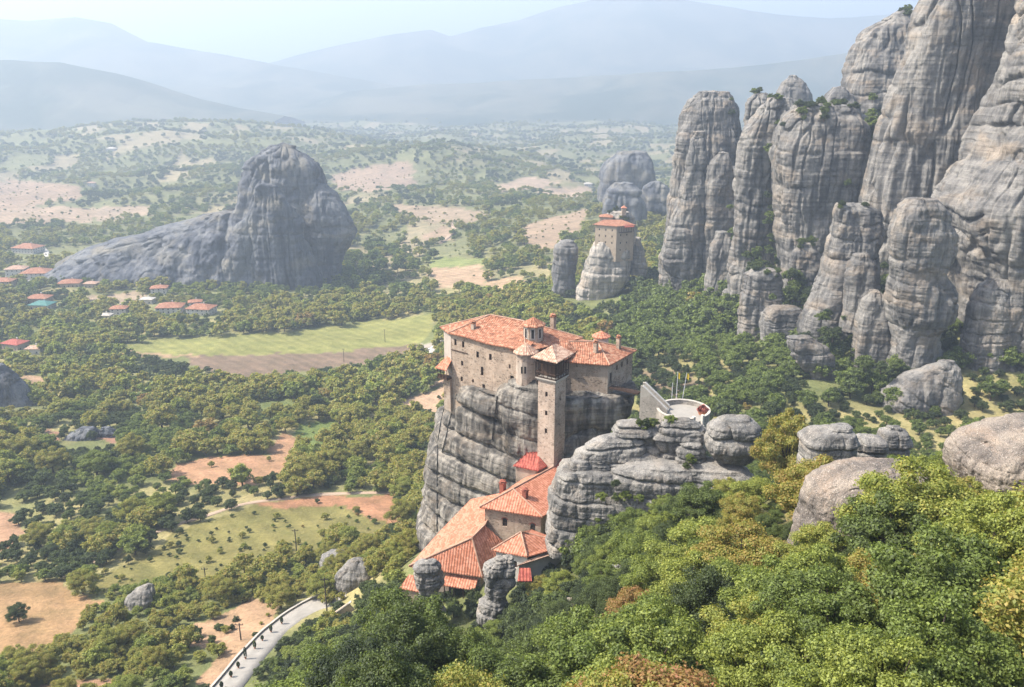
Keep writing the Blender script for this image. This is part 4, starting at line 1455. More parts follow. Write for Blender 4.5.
    r('rock_pillar', 'tall split pillar with vertical clefts in mid cliff', [
        dict(c, Y=520, rows=[(94, 752, 766), (100, 744, 776), (120, 741, 782), (160, 740, 780), (260, 738, 780)], b=.8, cap=.2),
        dict(c, Y=470, rows=[(98, 766, 786), (106, 756, 791), (120, 746, 788), (135, 735, 778), (160, 733, 772), (190, 732, 768), (220, 732, 769), (260, 731, 772), (300, 728, 776), (335, 726, 778)], b=.8, cap=.15, lean=-.05)], 'cliff', seed=66)
    r('rock_pillar', 'broad smooth faced pillar capped with shrubs', [
        dict(c, Y=440, rows=[(106, 800, 846), (112, 789, 856), (125, 781, 863), (150, 775, 867), (190, 775, 868), (230, 776, 868), (260, 778, 866), (320, 780, 866)], b=.7, cap=.1, lump=.14)], 'cliff', seed=67)
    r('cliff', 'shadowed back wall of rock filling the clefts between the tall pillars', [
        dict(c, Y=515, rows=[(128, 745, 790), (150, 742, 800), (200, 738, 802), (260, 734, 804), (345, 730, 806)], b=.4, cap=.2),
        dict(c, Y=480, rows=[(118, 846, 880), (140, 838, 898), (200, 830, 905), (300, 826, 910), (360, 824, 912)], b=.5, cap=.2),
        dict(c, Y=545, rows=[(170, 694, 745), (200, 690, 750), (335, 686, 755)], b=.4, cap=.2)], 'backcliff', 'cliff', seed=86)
    r('rock', 'dark brown knob on top behind the broad smooth pillar', [
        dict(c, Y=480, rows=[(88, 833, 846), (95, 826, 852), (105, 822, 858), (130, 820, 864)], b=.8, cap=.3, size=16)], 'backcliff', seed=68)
    r('cliff', 'high back cliff rising to a pointed crest near the top of the photo', [
        dict(c, Y=540, rows=[(10, 904, 916), (22, 874, 920), (38, 860, 926), (60, 852, 930), (90, 845, 934), (120, 838, 940), (200, 830, 945), (300, 826, 945)], b=.7, cap=.1, size=42, gw=6)], 'cliff', 'cliff', seed=69)
    r('cliff', 'enormous leaning slab cliff filling the upper right, streaked grey', [
        dict(c, Y=400, rows=[(-60, 950, 1090), (-10, 930, 1060), (30, 914, 1052), (70, 900, 1020), (110, 888, 1006), (150, 877, 1000), (200, 866, 992), (250, 856, 988), (320, 850, 985), (400, 848, 985)], b=.55, cap=.1, size=44, gw=5.5, lump=.13, crack=.07, bedamp=.018, crag=.05, n=3.6),
        dict(c, Y=415, rows=[(-60, 1020, 1160), (0, 1005, 1150), (80, 990, 1140), (200, 960, 1130), (400, 950, 1130)], b=.5, cap=.1, size=44, gw=6, lump=.16)], 'cliff', 'cliff', seed=70, dens=.8)
    r('cliff', 'massive buttress cliff along the right edge with stepped ledges', [
        dict(c, Y=345, rows=[(-60, 1060, 1260), (0, 1040, 1255), (40, 1024, 1250), (80, 1010, 1250), (120, 996, 1250), (160, 976, 1250), (185, 962, 1250), (205, 947, 1250), (235, 950, 1250), (250, 960, 1250), (300, 955, 1250), (350, 950, 1250), (420, 946, 1250)], b=[26, 32, 40, 46, 50], cap=.1, size=40, gw=5, lump=.2, bed=12, bedamp=.05)], 'cliff', 'cliff', seed=71, dens=.9)
    r('rock_pillar', 'waisted two storey pillar standing before the slab cliff', [
        dict(c, Y=322, rows=[(199, 908, 936), (204, 899, 943), (215, 894, 949), (240, 890, 951), (262, 890, 948), (275, 894, 942), (280, 893, 950), (300, 889, 953), (318, 889, 950), (335, 893, 940), (355, 894, 942), (390, 890, 945)], b=.8, cap=.12, size=20, gw=4, bed=11, bedamp=.05)], 'cliff', seed=72)
    r('rock_pillar', 'flat topped tan pillar with dark vertical cleft', [
        dict(c, Y=362, rows=[(204, 836, 862), (209, 834, 880), (225, 832, 880), (250, 826, 878), (280, 816, 878), (300, 809, 874), (325, 803, 866), (360, 798, 860)], b=.75, cap=.05, size=22, gw=5, crack=.12, bed=8, bedamp=.05)], 'cliff', seed=73)
    r('rock_pillar', 'low rounded pillar at the foot of the flat topped tan pillar', [
        dict(c, Y=335, rows=[(292, 868, 882), (300, 860, 887), (320, 856, 889), (350, 854, 890), (380, 852, 892)], b=.85, cap=.35, size=14)], 'cliff', seed=74)
    r('rock_pillar', 'squat lobe leaning on the flat topped tan pillar', [
        dict(c, Y=344, rows=[(256, 854, 870), (264, 848, 876), (290, 846, 878), (330, 842, 876)], b=.85, cap=.35, size=13)], 'cliff', seed=84)
    for lab, Y, rows, sd in (
            ('flat topped block below the split pillar', 400, [(270, 752, 776), (275, 743, 781), (295, 740, 783), (325, 738, 784), (345, 738, 786)], 75),
            ('low pale block at the foot of the cliffs above the woods', 380, [(308, 770, 800), (314, 764, 806), (326, 762, 808), (340, 762, 810)], 76),
            ('small step block below the broad smooth pillar', 410, [(244, 800, 814), (252, 794, 819), (270, 790, 822), (300, 788, 824)], 77),
            ('thin sliver rock leaning left of the flat topped pillar', 372, [(262, 824, 830), (280, 815, 828), (310, 806, 824), (340, 800, 822)], 78),
            ('pale ribbed rock rib running down through the woods', 325, [(337, 786, 812), (345, 787, 826), (358, 794, 833), (372, 804, 836), (388, 813, 836), (405, 816, 834)], 79),
            ('slanting tilted slab lying in woods below the waisted pillar', 296, [(361, 940, 953), (367, 926, 957), (375, 908, 958), (384, 896, 958), (394, 884, 957), (404, 878, 954), (415, 876, 950)], 80),
            ('rounded front lobe at the foot of the right buttress', 321, [(279, 990, 1012), (287, 978, 1022), (305, 970, 1032), (340, 962, 1036), (380, 958, 1040), (415, 955, 1045)], 81),
            ('dark slim pillar beside the right buttress foot', 315, [(285, 1030, 1050), (300, 1022, 1060), (350, 1018, 1064), (410, 1016, 1066)], 82)):
        r('rock', lab, [dict(c, Y=Y, rows=rows, b=.6, cap=.12, size=14, bed=5, bedamp=.06, gw=3, broken=.5, dip=.45 if sd == 80 else .03)], 'cliff', seed=sd)


# ------------------------------------------------------------------ land cover
def inpoly(px, py, poly):
    c = np.zeros(np.shape(px), bool)
    n = len(poly)
    for i in range(n):
        x0, y0 = poly[i]
        x1, y1 = poly[(i + 1) % n]
        if y0 == y1:
            continue
        k = ((y0 > py) != (y1 > py)) & (px < (x1 - x0) * (py - y0) / (y1 - y0) + x0)
        c ^= k
    return c


TAN, GREEN, BROWN = (0.30, 0.21, 0.13), (0.18, 0.19, 0.065), (0.165, 0.12, 0.085)
FIELDS = [  # polygon in the photo, ground colour, tree density inside it
    ([(112, 345), (160, 339), (300, 331), (380, 319), (435, 313), (434, 330), (415, 345), (330, 352), (200, 357), (150, 353)], (0.194, 0.194, 0.068), 0.0),
    ([(180, 357), (330, 352), (415, 345), (442, 338), (448, 347), (422, 359), (330, 369), (260, 380), (215, 375)], BROWN, 0.01),
    ([(112, 346), (150, 353), (200, 357), (170, 360), (120, 352)], TAN, 0.0),
    ([(80, 590), (140, 556), (190, 527), (250, 507), (330, 498), (395, 496), (404, 515), (385, 538), (330, 548), (290, 560), (230, 572), (150, 590)], (0.165, 0.148, 0.055), 0.34),
    ([(250, 505), (330, 496), (398, 494), (404, 515), (395, 528), (370, 520), (340, 506), (280, 511)], (0.302, 0.162, 0.094), 0.02),
    ([(-40, 588), (50, 581), (104, 601), (75, 630), (45, 660), (-40, 668)], (0.288, 0.184, 0.097), 0.003),
    ([(-40, 515), (14, 513), (24, 530), (18, 548), (-40, 554)], (0.317, 0.194, 0.122), 0.0),
    ([(170, 477), (180, 462), (215, 455), (262, 457), (265, 446), (285, 430), (296, 450), (285, 475), (250, 484), (210, 486)], (0.317, 0.187, 0.112), 0.10),
    ([(250, 404), (295, 398), (303, 412), (262, 422)], (0.13, 0.15, 0.055), 0.2),
    ([(298, 425), (335, 418), (346, 438), (315, 448), (290, 440)], (0.125, 0.16, 0.05), 0.25),
    ([(12, 372), (60, 385), (62, 396), (40, 396), (20, 385)], (0.302, 0.202, 0.130), 0.02),
    ([(98, 428), (120, 426), (117, 442), (100, 440)], (0.274, 0.158, 0.108), 0.05),
    ([(45, 428), (60, 430), (58, 440), (44, 438)], (0.274, 0.158, 0.108), 0.05),
    ([(378, 402), (412, 398), (450, 376), (455, 398), (440, 412), (450, 424), (420, 413), (385, 410)], (0.331, 0.230, 0.158), 0.02),
    ([(345, 442), (360, 448), (356, 460), (342, 456)], (0.302, 0.187, 0.115), 0.05),
    ([(414, 345), (442, 338), (450, 350), (430, 362), (415, 360)], (0.27, 0.24, 0.21), 0.0),
    ([(428, 268), (480, 266), (494, 276), (470, 290), (440, 288)], (0.331, 0.234, 0.155), 0.02),
    ([(478, 284), (520, 276), (528, 284), (500, 296), (482, 296)], (0.324, 0.230, 0.144), 0.02),
    ([(426, 258), (488, 258), (492, 265), (430, 268)], (0.173, 0.194, 0.072), 0.0),
    ([(330, 176), (360, 168), (412, 162), (414, 186), (370, 192), (336, 190)], (0.275, 0.202, 0.147), 0.22),
    ([(490, 186), (530, 176), (560, 182), (540, 190), (500, 191)], (0.324, 0.245, 0.180), 0.02),
    ([(535, 190), (590, 186), (596, 195), (560, 198)], (0.324, 0.245, 0.180), 0.02),
    ([(385, 204), (460, 208), (490, 214), (470, 224), (430, 222), (400, 214)], (0.264, 0.202, 0.141), 0.22),
    ([(520, 226), (560, 216), (590, 208), (580, 232), (545, 250), (525, 246)], (0.275, 0.202, 0.141), 0.24),
    ([(420, 236), (450, 224), (455, 240), (430, 244)], (0.275, 0.202, 0.141), 0.22),
    ([(-40, 186), (20, 180), (80, 186), (84, 198), (20, 208), (-40, 208)], (0.257, 0.184, 0.128), 0.22),
    ([(-40, 210), (60, 206), (100, 210), (90, 222), (-40, 226)], (0.281, 0.208, 0.147), 0.22),
    ([(90, 208), (150, 206), (152, 214), (100, 222)], (0.281, 0.214, 0.153), 0.22),
    ([(84, 296), (140, 290), (150, 302), (90, 306)], (0.288, 0.223, 0.158), 0.15),
    ([(632, 368), (690, 372), (720, 400), (700, 412), (660, 392)], (0.19, 0.145, 0.095), 0.7),
    ([(150, 640), (250, 600), (285, 606), (250, 650), (215, 690), (190, 690), (225, 650)], (0.317, 0.209, 0.130), 0.12),
    ([(40, 682), (120, 680), (120, 692), (30, 695)], (0.288, 0.173, 0.108), 0.3),
]


def land_cover(x, y, z):
    """-> colour (N,3), tree density (N,)"""
    px, py = proj(x, y, z)
    wob = (fbm(x / 14, y / 14, 0, 3, 71) - .5)
    sc = np.clip(14 * 850 / np.maximum(y, 30) * .55, .5, 14)
    qx, qy = px + wob * sc * 1.7, py + (fbm(x / 14, y / 14, 3.3, 3, 72) - .5) * sc * .8
    n1 = fbm(x / 45, y / 45, 0, 4, 51)
    n2 = fbm(x / 120, y / 160, 0, 4, 52)
    base = np.array((0.135, 0.145, 0.06))[None] + np.array((0.14, 0.09, 0.05))[None] * np.clip((n1 - .5) * 4, 0, 1)[:, None]
    dens = np.clip(.92 + (n1 - .5) * -1.6, .25, 1.0)
    # far country: patchwork of dry fields, scrub and groves
    far = np.clip((y - 640) / 260, 0, 1)
    gx, gy = x / 62 + fbm(x / 200, y / 200, 0, 2, 61) * 2.2, y / 120 + fbm(x / 200, y / 200, 5, 2, 62) * 2.2
    cell = _hash(np.floor(gx), np.floor(gy), np.floor(gx) * 0, 63)
    fieldc = np.where(cell[:, None] < .24, np.array((0.24, 0.20, 0.125))[None], np.where(cell[:, None] < .42, np.array((0.15, 0.15, 0.075))[None], np.array((0.15, 0.15, 0.075))[None]))
    hedge = np.minimum(np.minimum(gx - np.floor(gx), 1 - (gx - np.floor(gx))) * 62, np.minimum(gy - np.floor(gy), 1 - (gy - np.floor(gy))) * 120)
    fd = np.where(cell < .24, .10, np.where(cell < .42, .2, .65)) + (hedge < 7) * .55
    wood = np.clip((n2 - .46) * 9, 0, 1)
    fd = fd * (1 - wood) + .62 * wood
    fieldc = fieldc * (1 - wood[:, None] * .75) + np.array((0.13, 0.135, 0.065))[None] * wood[:, None] * .75
    base = base * (1 - far[:, None]) + fieldc * far[:, None]
    dens = dens * (1 - far) + fd * far
    vfar = np.clip((y - 3600) / 1500, 0, 1)
    dens = dens * (1 - vfar * .6)
    tilled = np.zeros(len(x))
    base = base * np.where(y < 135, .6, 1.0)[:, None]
    for poly, c, d in FIELDS:
        m = inpoly(qx, qy, poly) & (y > 120)
        base[m] = c
        dens[m] = d
        tilled[m] = 1.0
    base = np.concatenate([base, tilled[:, None]], 1)
    return base, np.clip(dens, 0, 1), px, py


def build_terrain():
    nu, ny = 620, 900
    u = np.concatenate([np.linspace(-7, -1.25, 40), np.linspace(-1.15, 1.15, nu - 80), np.linspace(1.25, 7, 40)])
    Y = np.concatenate([np.linspace(-40, 13.5, 28), np.exp(np.linspace(math.log(14), math.log(23000), ny - 28))])
    UU, YY = np.meshgrid(u, Y)
    X = (UU * np.maximum(YY, 14)).ravel()
    YY = YY.ravel()
    Z = height(X, YY)
    V = np.stack([X, YY, Z], -1)
    idx = np.arange(nu * ny).reshape(ny, nu)
    Q = np.stack([idx[:-1, :-1], idx[:-1, 1:], idx[1:, 1:], idx[1:, :-1]], -1).reshape(-1, 4)
    o = mesh_np('ground', V, Q, MATS['ground'])
    tag(o, kind='structure')
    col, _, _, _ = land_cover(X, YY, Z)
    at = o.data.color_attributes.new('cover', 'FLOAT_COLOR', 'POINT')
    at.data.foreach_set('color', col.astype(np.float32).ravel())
    return o


def build_mountains():
    def ridge(name, Y, line, depth, seed, rough):
        xs = np.array([xat(p[0], Y, zat(p[1], Y)) for p in line])
        zs = np.array([zat(p[1], Y) for p in line])
        nx, nd = 420, 90
        X = np.linspace(xs[0], xs[-1], nx)
        H = np.interp(X, xs, zs) + 245
        t = np.linspace(-1, 1, nd)
        prof = np.clip(1 - np.abs(t), 0, 1) ** 1.15
        Xg, T = np.meshgrid(X, t)
        Yg = Y + T * depth + (vnoise(Xg / (depth * .9), 0.3, 0.1, seed + 3) - .5) * depth * .8 * (1 - np.abs(T))
        h = H[None] * prof[:, None]
        sp = fbm(Xg / rough, Yg / rough, 0, 5, seed) - .5
        h = h + sp * np.clip(H, 40, 500)[None] * (.55 * np.clip(1.1 - np.abs(T), 0, 1)) * np.clip(np.abs(T) * 4, .12, 1)
        V = np.stack([Xg, Yg, h - 245 + CZ - 3], -1).reshape(-1, 3)
        idx = np.arange(nx * nd).reshape(nd, nx)
        Q = np.stack([idx[:-1, :-1], idx[:-1, 1:], idx[1:, 1:], idx[1:, :-1]], -1).reshape(-1, 4)
        o = mesh_np(name, V, Q, MATS['mountain'])
        tag(o, kind='structure')
    ridge('mountains', 3500, [(-300, 78), (-100, 64), (0, 58), (60, 61), (110, 72), (150, 85), (190, 98), (230, 108), (280, 116)], 700, 3, 330)
    ridge('mountains', 4700, [(280, 112), (340, 92), (420, 84), (480, 82), (560, 77), (640, 71), (700, 68), (760, 62), (850, 48), (960, 30), (1100, 20), (1300, 30)], 1000, 5, 460)
    ridge('mountains', 5600, [(-400, 30), (-150, 12), (0, 15), (50, 12), (90, 20), (130, 40), (200, 50), (260, 60), (330, 72), (420, 88)], 1200, 7, 600)
    ridge('mountains', 7000, [(200, 80), (270, 62), (330, 48), (400, 34), (430, 28), (448, 34), (480, 24), (520, 16), (560, 2), (600, -6), (680, -4), (760, 8), (850, 14), (1000, 0), (1300, 10)], 1500, 9, 750)


def ribbon(name, pts, width, mat, lift=.12, n=60):
    P = [Vector(p) for p in pts]
    L = [0]
    for a, b in zip(P, P[1:]):
        L.append(L[-1] + (b - a).length)
    s = np.linspace(0, L[-1], n)
    xs, ys = np.interp(s, L, [p.x for p in P]), np.interp(s, L, [p.y for p in P])
    k = 3
    for arr in (xs, ys):
        arr[1:-1] = np.convolve(np.pad(arr, k, mode='edge'), np.ones(2 * k + 1) / (2 * k + 1), 'valid')[1:-1]
    dx, dy = np.gradient(xs), np.gradient(ys)
    l = np.hypot(dx, dy)
    nx, ny = -dy / l, dx / l
    w = width if not isinstance(width, (list, tuple)) else np.interp(np.linspace(0, 1, n), np.linspace(0, 1, len(width)), width)
    zc = height(xs, ys)
    zc = np.convolve(np.pad(zc, 4, mode='edge'), np.ones(9) / 9, 'valid')
    V = []
    for sgn in (-1, -.33, .33, 1):
        V.append(np.stack([xs + nx * w / 2 * sgn, ys + ny * w / 2 * sgn, np.maximum(zc, height(xs + nx * w / 2 * sgn, ys + ny * w / 2 * sgn) * .5 + zc * .5) + lift], -1))
    # skirts down into the ground
    V.insert(0, V[0] - np.array((0, 0, 2.5)))
    V.append(V[-1] - np.array((0, 0, 2.5)))
    V = np.stack(V, 1)
    m = V.shape[1]
    idx = np.arange(n * m).reshape(n, m)
    Q = np.stack([idx[:-1, :-1], idx[:-1, 1:], idx[1:, 1:], idx[1:, :-1]], -1).reshape(-1, 4)
    o = mesh_np(name, V.reshape(-1, 3), Q, MATS[mat], smooth=False)
    tag(o, kind='structure')
    return V


def build_roads():
    hit = ground_hit
    pts = [hit(x, y) for x, y in ((206, 712), (228, 688), (250, 660), (272, 636), (295, 618), (318, 606), (346, 596))]
    V = ribbon('path', pts, [6.2, 6.2, 6.2, 6.2, 6.5, 8.5], 'paving', .25, 70)
    # parapet along the valley side
    side = V[:, 4] if V[30, 4, 0] < V[30, 1, 0] else V[:, 1]
    oth = V[:, 1] if V[30, 4, 0] < V[30, 1, 0] else V[:, 4]
    wl = MB()
    cp = MB()
    for i in range(0, 66, 2):
        a, b = Vector(side[i]), Vector(side[i + 2])
        wl.bar(a - Vector((0, 0, .9)), b - Vector((0, 0, .9)), .35, 2.4)
        cp.bar(a + Vector((0, 0, .36)), b + Vector((0, 0, .36)), .5, .12)
    w = empty('parapet_wall', tuple(side[30]), 'low stone parapet along the valley side of the paved path', 'wall')
    wl.build('wall', MATS['grey_stone'], w)
    cp.build('coping', MATS['concrete'], w)
    lo = MB()
    a, b = hit(333, 622), hit(352, 611)
    lw = empty('retaining_wall', tuple((a + b) / 2), 'short pale retaining wall at the path end beside dark bushes', 'wall')
    lo.bar(a + Vector((0, 0, .6)), b + Vector((0, 0, 1.2)), .5, 2.6)
    lo.build('wall', MATS['cream'], lw)
    lo = MB()
    lo.bar(a + Vector((0, 0, 1.98)), b + Vector((0, 0, 2.58)), .7, .16)
    lo.build('coping', MATS['concrete'], lw)
    # dark cypress saplings and planters along the parapet
    rr = random.Random(2)
    for i, k in enumerate((12, 18, 23, 28, 34, 39, 44, 49)):
        p = Vector(side[k]) * .66 + Vector(oth[k]) * .34
        ht = (1.0, .9, 1.0, 2.4, 1.5, .8, 1.5, 1.4)[i]
        lab = ('lowest potted shrub on the paved path, near the bottom edge', 'low spreading potted shrub, second up the paved path', 'small potted shrub, third up the paved path', 'slim dark potted cypress on the paved path, tallest in the row',
               'brownish potted shrub just above the slim cypress', 'smallest potted shrub, sixth up the paved path', 'bushy potted shrub, second from the top of the path', 'topmost potted shrub along the paved path')[i]
        e = empty('potted_shrub', tuple(p), lab, 'potted plant', 'potted shrubs along the path')
        m = MB()
        m.tube([p, p + Vector((0, 0, .35))], [.16, .24], 10)
        m.build('pot', MATS['terracotta'], e)
        m = MB()
        for _ in range(240):
            t = rr.random()
            rad = (.32 if ht < 2 else .3) * (1 - abs(2 * t - .8) ** 2 * .45)
            th = rr.uniform(0, 6.28)
            q = p + Vector((rad * math.cos(th), rad * math.sin(th), .45 + t * ht))
            d = Vector((rr.gauss(0, 1), rr.gauss(0, 1), rr.gauss(0, 1))).normalized() * .13
            ee = d.orthogonal().normalized() * .09
            m.poly([q - d, q - ee, q + d, q + ee])
        s = m.build('foliage', MATS['leaf'], e)
        s['tint'] = (.1, .2, .15, .02, .3, .2, .15, .12)[i]
    # utility poles
    for i, (x, y, h, lab) in enumerate(((327, 612, 9.5, 'dark wooden utility pole standing at the upper end of the path'), (297, 556, 9.0, 'thin wooden utility pole in the dry meadow'), (207, 590, 7.0, 'small wooden pole among bushes below the meadow'),
                                        (241, 640, 4.6, 'thin lamp pole beside the path parapet'), (385, 342, 9.5, 'lone pole standing in the green field'), (344, 362, 9, 'wooden pole at the edge of the brown ploughed field'))):
        p = hit(x, y)
        e = empty('utility_pole', tuple(p), lab, 'pole', 'poles across the valley')
        m = MB()
        m.tube([p - Vector((0, 0, 1)), p + Vector((0, 0, h))], [.19, .13], 8)
        m.build('pole', MATS['pole'], e)
        m = MB()
        m.bar(p + Vector((-.9, 0, h - .5)), p + Vector((.9, 0, h - .5)), .13)
        for k in (-.8, 0, .8):
            m.bar(p + Vector((k, 0, h - .45)), p + Vector((k, 0, h - .1)), .09)
        m.build('crossarm', MATS['pole'], e)
    ribbon('road', [hit(x, y) for x, y in ((416, 364), (428, 356), (440, 346), (448, 336), (456, 322), (463, 309), (470, 300))], 6.5, 'road', .3, 60)
    ribbon('road', [hit(x, y) for x, y in ((380, 404), (400, 409), (420, 410), (436, 414), (452, 424))], 3.0, 'dirt', .2, 50)
    ribbon('road', [hit(x, y) for x, y in ((-30, 290), (10, 283), (40, 278), (70, 273), (100, 268), (128, 264), (150, 270))], 7, 'road', .4, 60)
    ribbon('road', [hit(x, y) for x, y in ((38, 276), (42, 268), (48, 260), (47, 252), (40, 246))], 6, 'road', .4, 40)
    ribbon('road', [hit(x, y) for x, y in ((440, 244), (450, 236), (456, 230), (450, 222))], 4.5, 'dirt', .5, 30)
    ribbon('path', [hit(x, y) for x, y in ((60, 580), (120, 548), (190, 521), (250, 503), (320, 494), (400, 492))], 2.2, 'dirt', .15, 70)


def build_houses():
    def house(px, py, w, label, roofm='old_tile', wallm='white', h=5.5, dep=.7, rot=0.0, name='village_house'):
        p = ground_hit(px, py)
        CLEAR.append(([(px - w * .55, py - 13), (px + w * .55, py - 13), (px + w * .55, py - 1), (px - w * .55, py - 1)], p.y))
        c = p.y * CP - (p.z - CZ) * SP
        wm = w * c / F
        FOOT.append((p.x, p.y, wm * .75))
        dm = wm * dep
        e = empty(name, tuple(p), label, 'house', 'red roofed houses in the valley')
        ca, sa = math.cos(rot), math.sin(rot)
        Q = lambda a, b, zz: Vector((p.x + a * ca - b * sa, p.y + b * ca + a * sa, p.z + zz))
        a, b = wm / 2, dm / 2
        cs = [(-a, -b), (a, -b), (a, b), (-a, b)]
        m = MB()
        infos = []
        for i in range(4):
            q0, q1 = Q(*cs[i], 0), Q(*cs[(i + 1) % 4], 0)
            L = (q1 - q0).length
            nw = max(2, int(L / 3.5))
            wins = [((k + .5) / nw, p.z + h * .3, 1.1, 1.4) for k in range(nw)] + ([((k + .5) / nw, p.z + h * .74, 1.1, 1.3) for k in range(nw)] if h > 5 else [])
            infos.append(wall_openings(m, q0, q1, p.z - 3, p.z + h, wins if i in (0, 1, 3) else []))
        m.build('wall', MATS[wallm], e)
        for inf in (infos[0], infos[1], infos[3]):
            add_windows(e, inf, frame=False)
        m = MB()
        o = .8
        E = [Q(sx * (a + o), sy * (b + o), h - .1) for sx, sy in ((-1, -1), (1, -1), (1, 1), (-1, 1))]
        rl = max(.3, a - b)
        rh = min(a, b) * .42
        r1, r2 = Q(-rl, 0, h + rh), Q(rl, 0, h + rh)
        roof_face(m, [E[0], E[1], r2, r1])
        roof_face(m, [E[1], E[2], r2])
        roof_face(m, [E[2], E[3], r1, r2])
        roof_face(m, [E[3], E[0], r1])
        m.build('roof', MATS[roofm], e)
        m = MB()
        m.box(Q(rl * .5, b * .3, h + rh * .9), (1, 0, 0), (0, 1, 0), (0, 0, 1), .45, .45, 1.0)
        m.build('chimney', MATS['white'], e)
    house(29, 252, 24, 'large red roofed house by the bend of the pale lane, farthest up the valley', h=6, rot=-.2)
    house(18, 275, 18, 'white two storey house left of the village road', 'pale_tile', h=7, rot=.1)
    house(38, 277, 26, 'long white house with orange roof beside the village road', rot=.1)
    house(5, 286, 18, 'house with faded roof at the left edge of the photo', 'old_tile', 'cream')
    house(71, 286, 20, 'flat brownish roofed house under the ramp of the big rock', 'old_tile', 'cream', 4, rot=.15)
    house(92, 287, 12, 'small pale house beside the brownish roofed house', 'pale_tile', 'cream', 4)
    house(40, 302, 20, 'house with dull roof just above the teal shed', 'old_tile', 'cream', 4.5)
    house(43, 308, 20, 'shed with a bright teal green roof among village trees', 'teal', 'concrete', 4, rot=-.1)
    house(160, 293, 15, 'orange roofed house alone near the foot of the big rock', rot=.2)
    house(148, 303, 12, 'white flat building among trees below the lone orange house', 'concrete', 'white', 4)
    house(120, 314, 15, 'small red roofed house with white front amid valley trees', rot=.1)
    house(106, 318, 11, 'low pale outbuilding left of the small red roofed house', 'concrete', 'white', 3)
    house(171, 312, 24, 'wide orange roofed house, left of the pair by the green field', rot=.1)
    house(202, 314, 24, 'wide white house with orange roofs, right of the pair by the green field', rot=-.15, h=6)
    house(196, 308, 12, 'small bright orange roof behind the pair by the green field', rot=.3, h=6)
    house(16, 349, 20, 'pinkish roofed house low on the left above the woods', 'red_tile', 'cream', 5, rot=-.3)
    house(36, 353, 14, 'small white walled house just right of the pinkish roofed house', 'pale_tile', 'white', 4)
    house(588, 186, 8, 'distant white building on the plain near the blue domed rock', 'concrete', 'white', 5)
    house(112, 151, 9, 'distant white farmhouse on the far wooded hill', 'concrete', 'white', 6)
    house(92, 186, 7, 'tiny farm building between dry fields at far left', 'pale_tile', 'white', 6)
    # small monastery on its own rock
    Y = 600
    z0, z1, zb = zat(226, Y), zat(236, Y), zat(258, Y)
    X = lambda px, py=240: xat(px, Y, zat(py, Y))
    e = empty('small_monastery', (X(612), Y, z1 + CZ), 'distant small cream monastery with red roof on the pale flared rock', 'monastery')
    ze = zat(228, Y - 8) + CZ
    A, B, C, D = (X(594), Y + 1), (X(614), Y - 6), (X(632), Y - 1), (X(622), Y + 10)
    ze = zat(225, Y - 8) + CZ
    A, B, C, D = (X(594), Y - 6), (X(614), Y - 13), (X(632), Y - 8), (X(622), Y + 6)
    m = MB()
    zb += CZ
    i1 = wall_openings(m, A, B, zb, ze, [(f, ze - k, .9, 1.4) for f in (.2, .5, .8) for k in (3.2, 7.5, 12)])
    i2 = wall_openings(m, B, C, zb, ze, [(f, ze - k, .9, 1.4) for f in (.25, .6) for k in (6.5, 12, 17)])
    wall_openings(m, C, D, zb, ze, [])
    wall_openings(m, D, A, zb, ze, [])
    m.build('wall', MATS['cream'], e)
    add_windows(e, i1 + i2, frame=False)
    m = MB()
    E = [(p.x, p.y, ze + .1) for p in offset_poly([Vector((*p, 0)) for p in (A, B, C, D)], .9)]
    r1, r2 = (X(604), Y + 3, ze + 2.0), (X(622), Y + 3, ze + 1.8)
    roof_face(m, [E[0], E[1], r2, r1])
    roof_face(m, [E[1], E[2], r2])
    roof_face(m, [E[2], E[3], r1, r2])
    roof_face(m, [E[3], E[0], r1])
    m.build('roof', MATS['old_tile'], e)
    m = MB()
    b, c = Vector((*B, 0)), Vector((*C, 0))
    d = (c - b).normalized()
    n = Vector((d.y, -d.x, 0))
    for k in range(7):
        p = b + (c - b) * (.1 + .14 * k) + n * .9
        m.bar(p + Vector((0, 0, ze - 4.5)), p + Vector((0, 0, ze - .6)), .25)
    m.box((b + c) / 2 + n * .5 + Vector((0, 0, ze - 4.5)), d, n, (0, 0, 1), 4.8, .7, .25)
    m.build('balcony', MATS['wood'], e)
    m = MB()
    p = (b + c) / 2 + d * 1.5
    roof_face(m, [p - d * 3 + n * 1.8 + Vector((0, 0, ze - .8)), p + d * 4.5 + n * 1.8 + Vector((0, 0, ze - .8)), p + d * 4.5 - n * .5 + Vector((0, 0, ze + .6)), p - d * 3 - n * .5 + Vector((0, 0, ze + .6))])
    m.build('balcony_roof', MATS['red_tile'], e)
    m = MB()
    m.quadprism([(X(600), Y + 8), (X(612), Y + 5), (X(614), Y + 14), (X(602), Y + 15)], ze - 6, ze + 3.2)
    m.build('upper_storey', MATS['stone'], e)
    m = MB()
    q = [(X(599), Y + 7.2, ze + 3.3), (X(613), Y + 4.2, ze + 3.3), (X(615), Y + 14.8, ze + 3.3), (X(601), Y + 15.8, ze + 3.3)]
    pk = (X(607), Y + 10, ze + 5.0)
    for k in range(4):
        roof_face(m, [q[k], q[(k + 1) % 4], pk])
    m.build('upper_roof', MATS['old_tile'], e)
    hx, hy, hz = X(626, 212), 612.0, zat(211, 612) + CZ
    e = empty('rooftop_chapel', (hx, hy, hz), 'tiny chapel hut with red roof above the distant small monastery', 'chapel')
    m = MB()
    m.abox(hx - 1.5, hx + 1.5, hy - 1.5, hy + 1.5, hz - 3, hz + 2.4)
    m.build('wall', MATS['cream'], e)
    m = MB()
    cs = [(hx - 2, hy - 2, hz + 2.42), (hx + 2, hy - 2, hz + 2.42), (hx + 2, hy + 2, hz + 2.42), (hx - 2, hy + 2, hz + 2.42)]
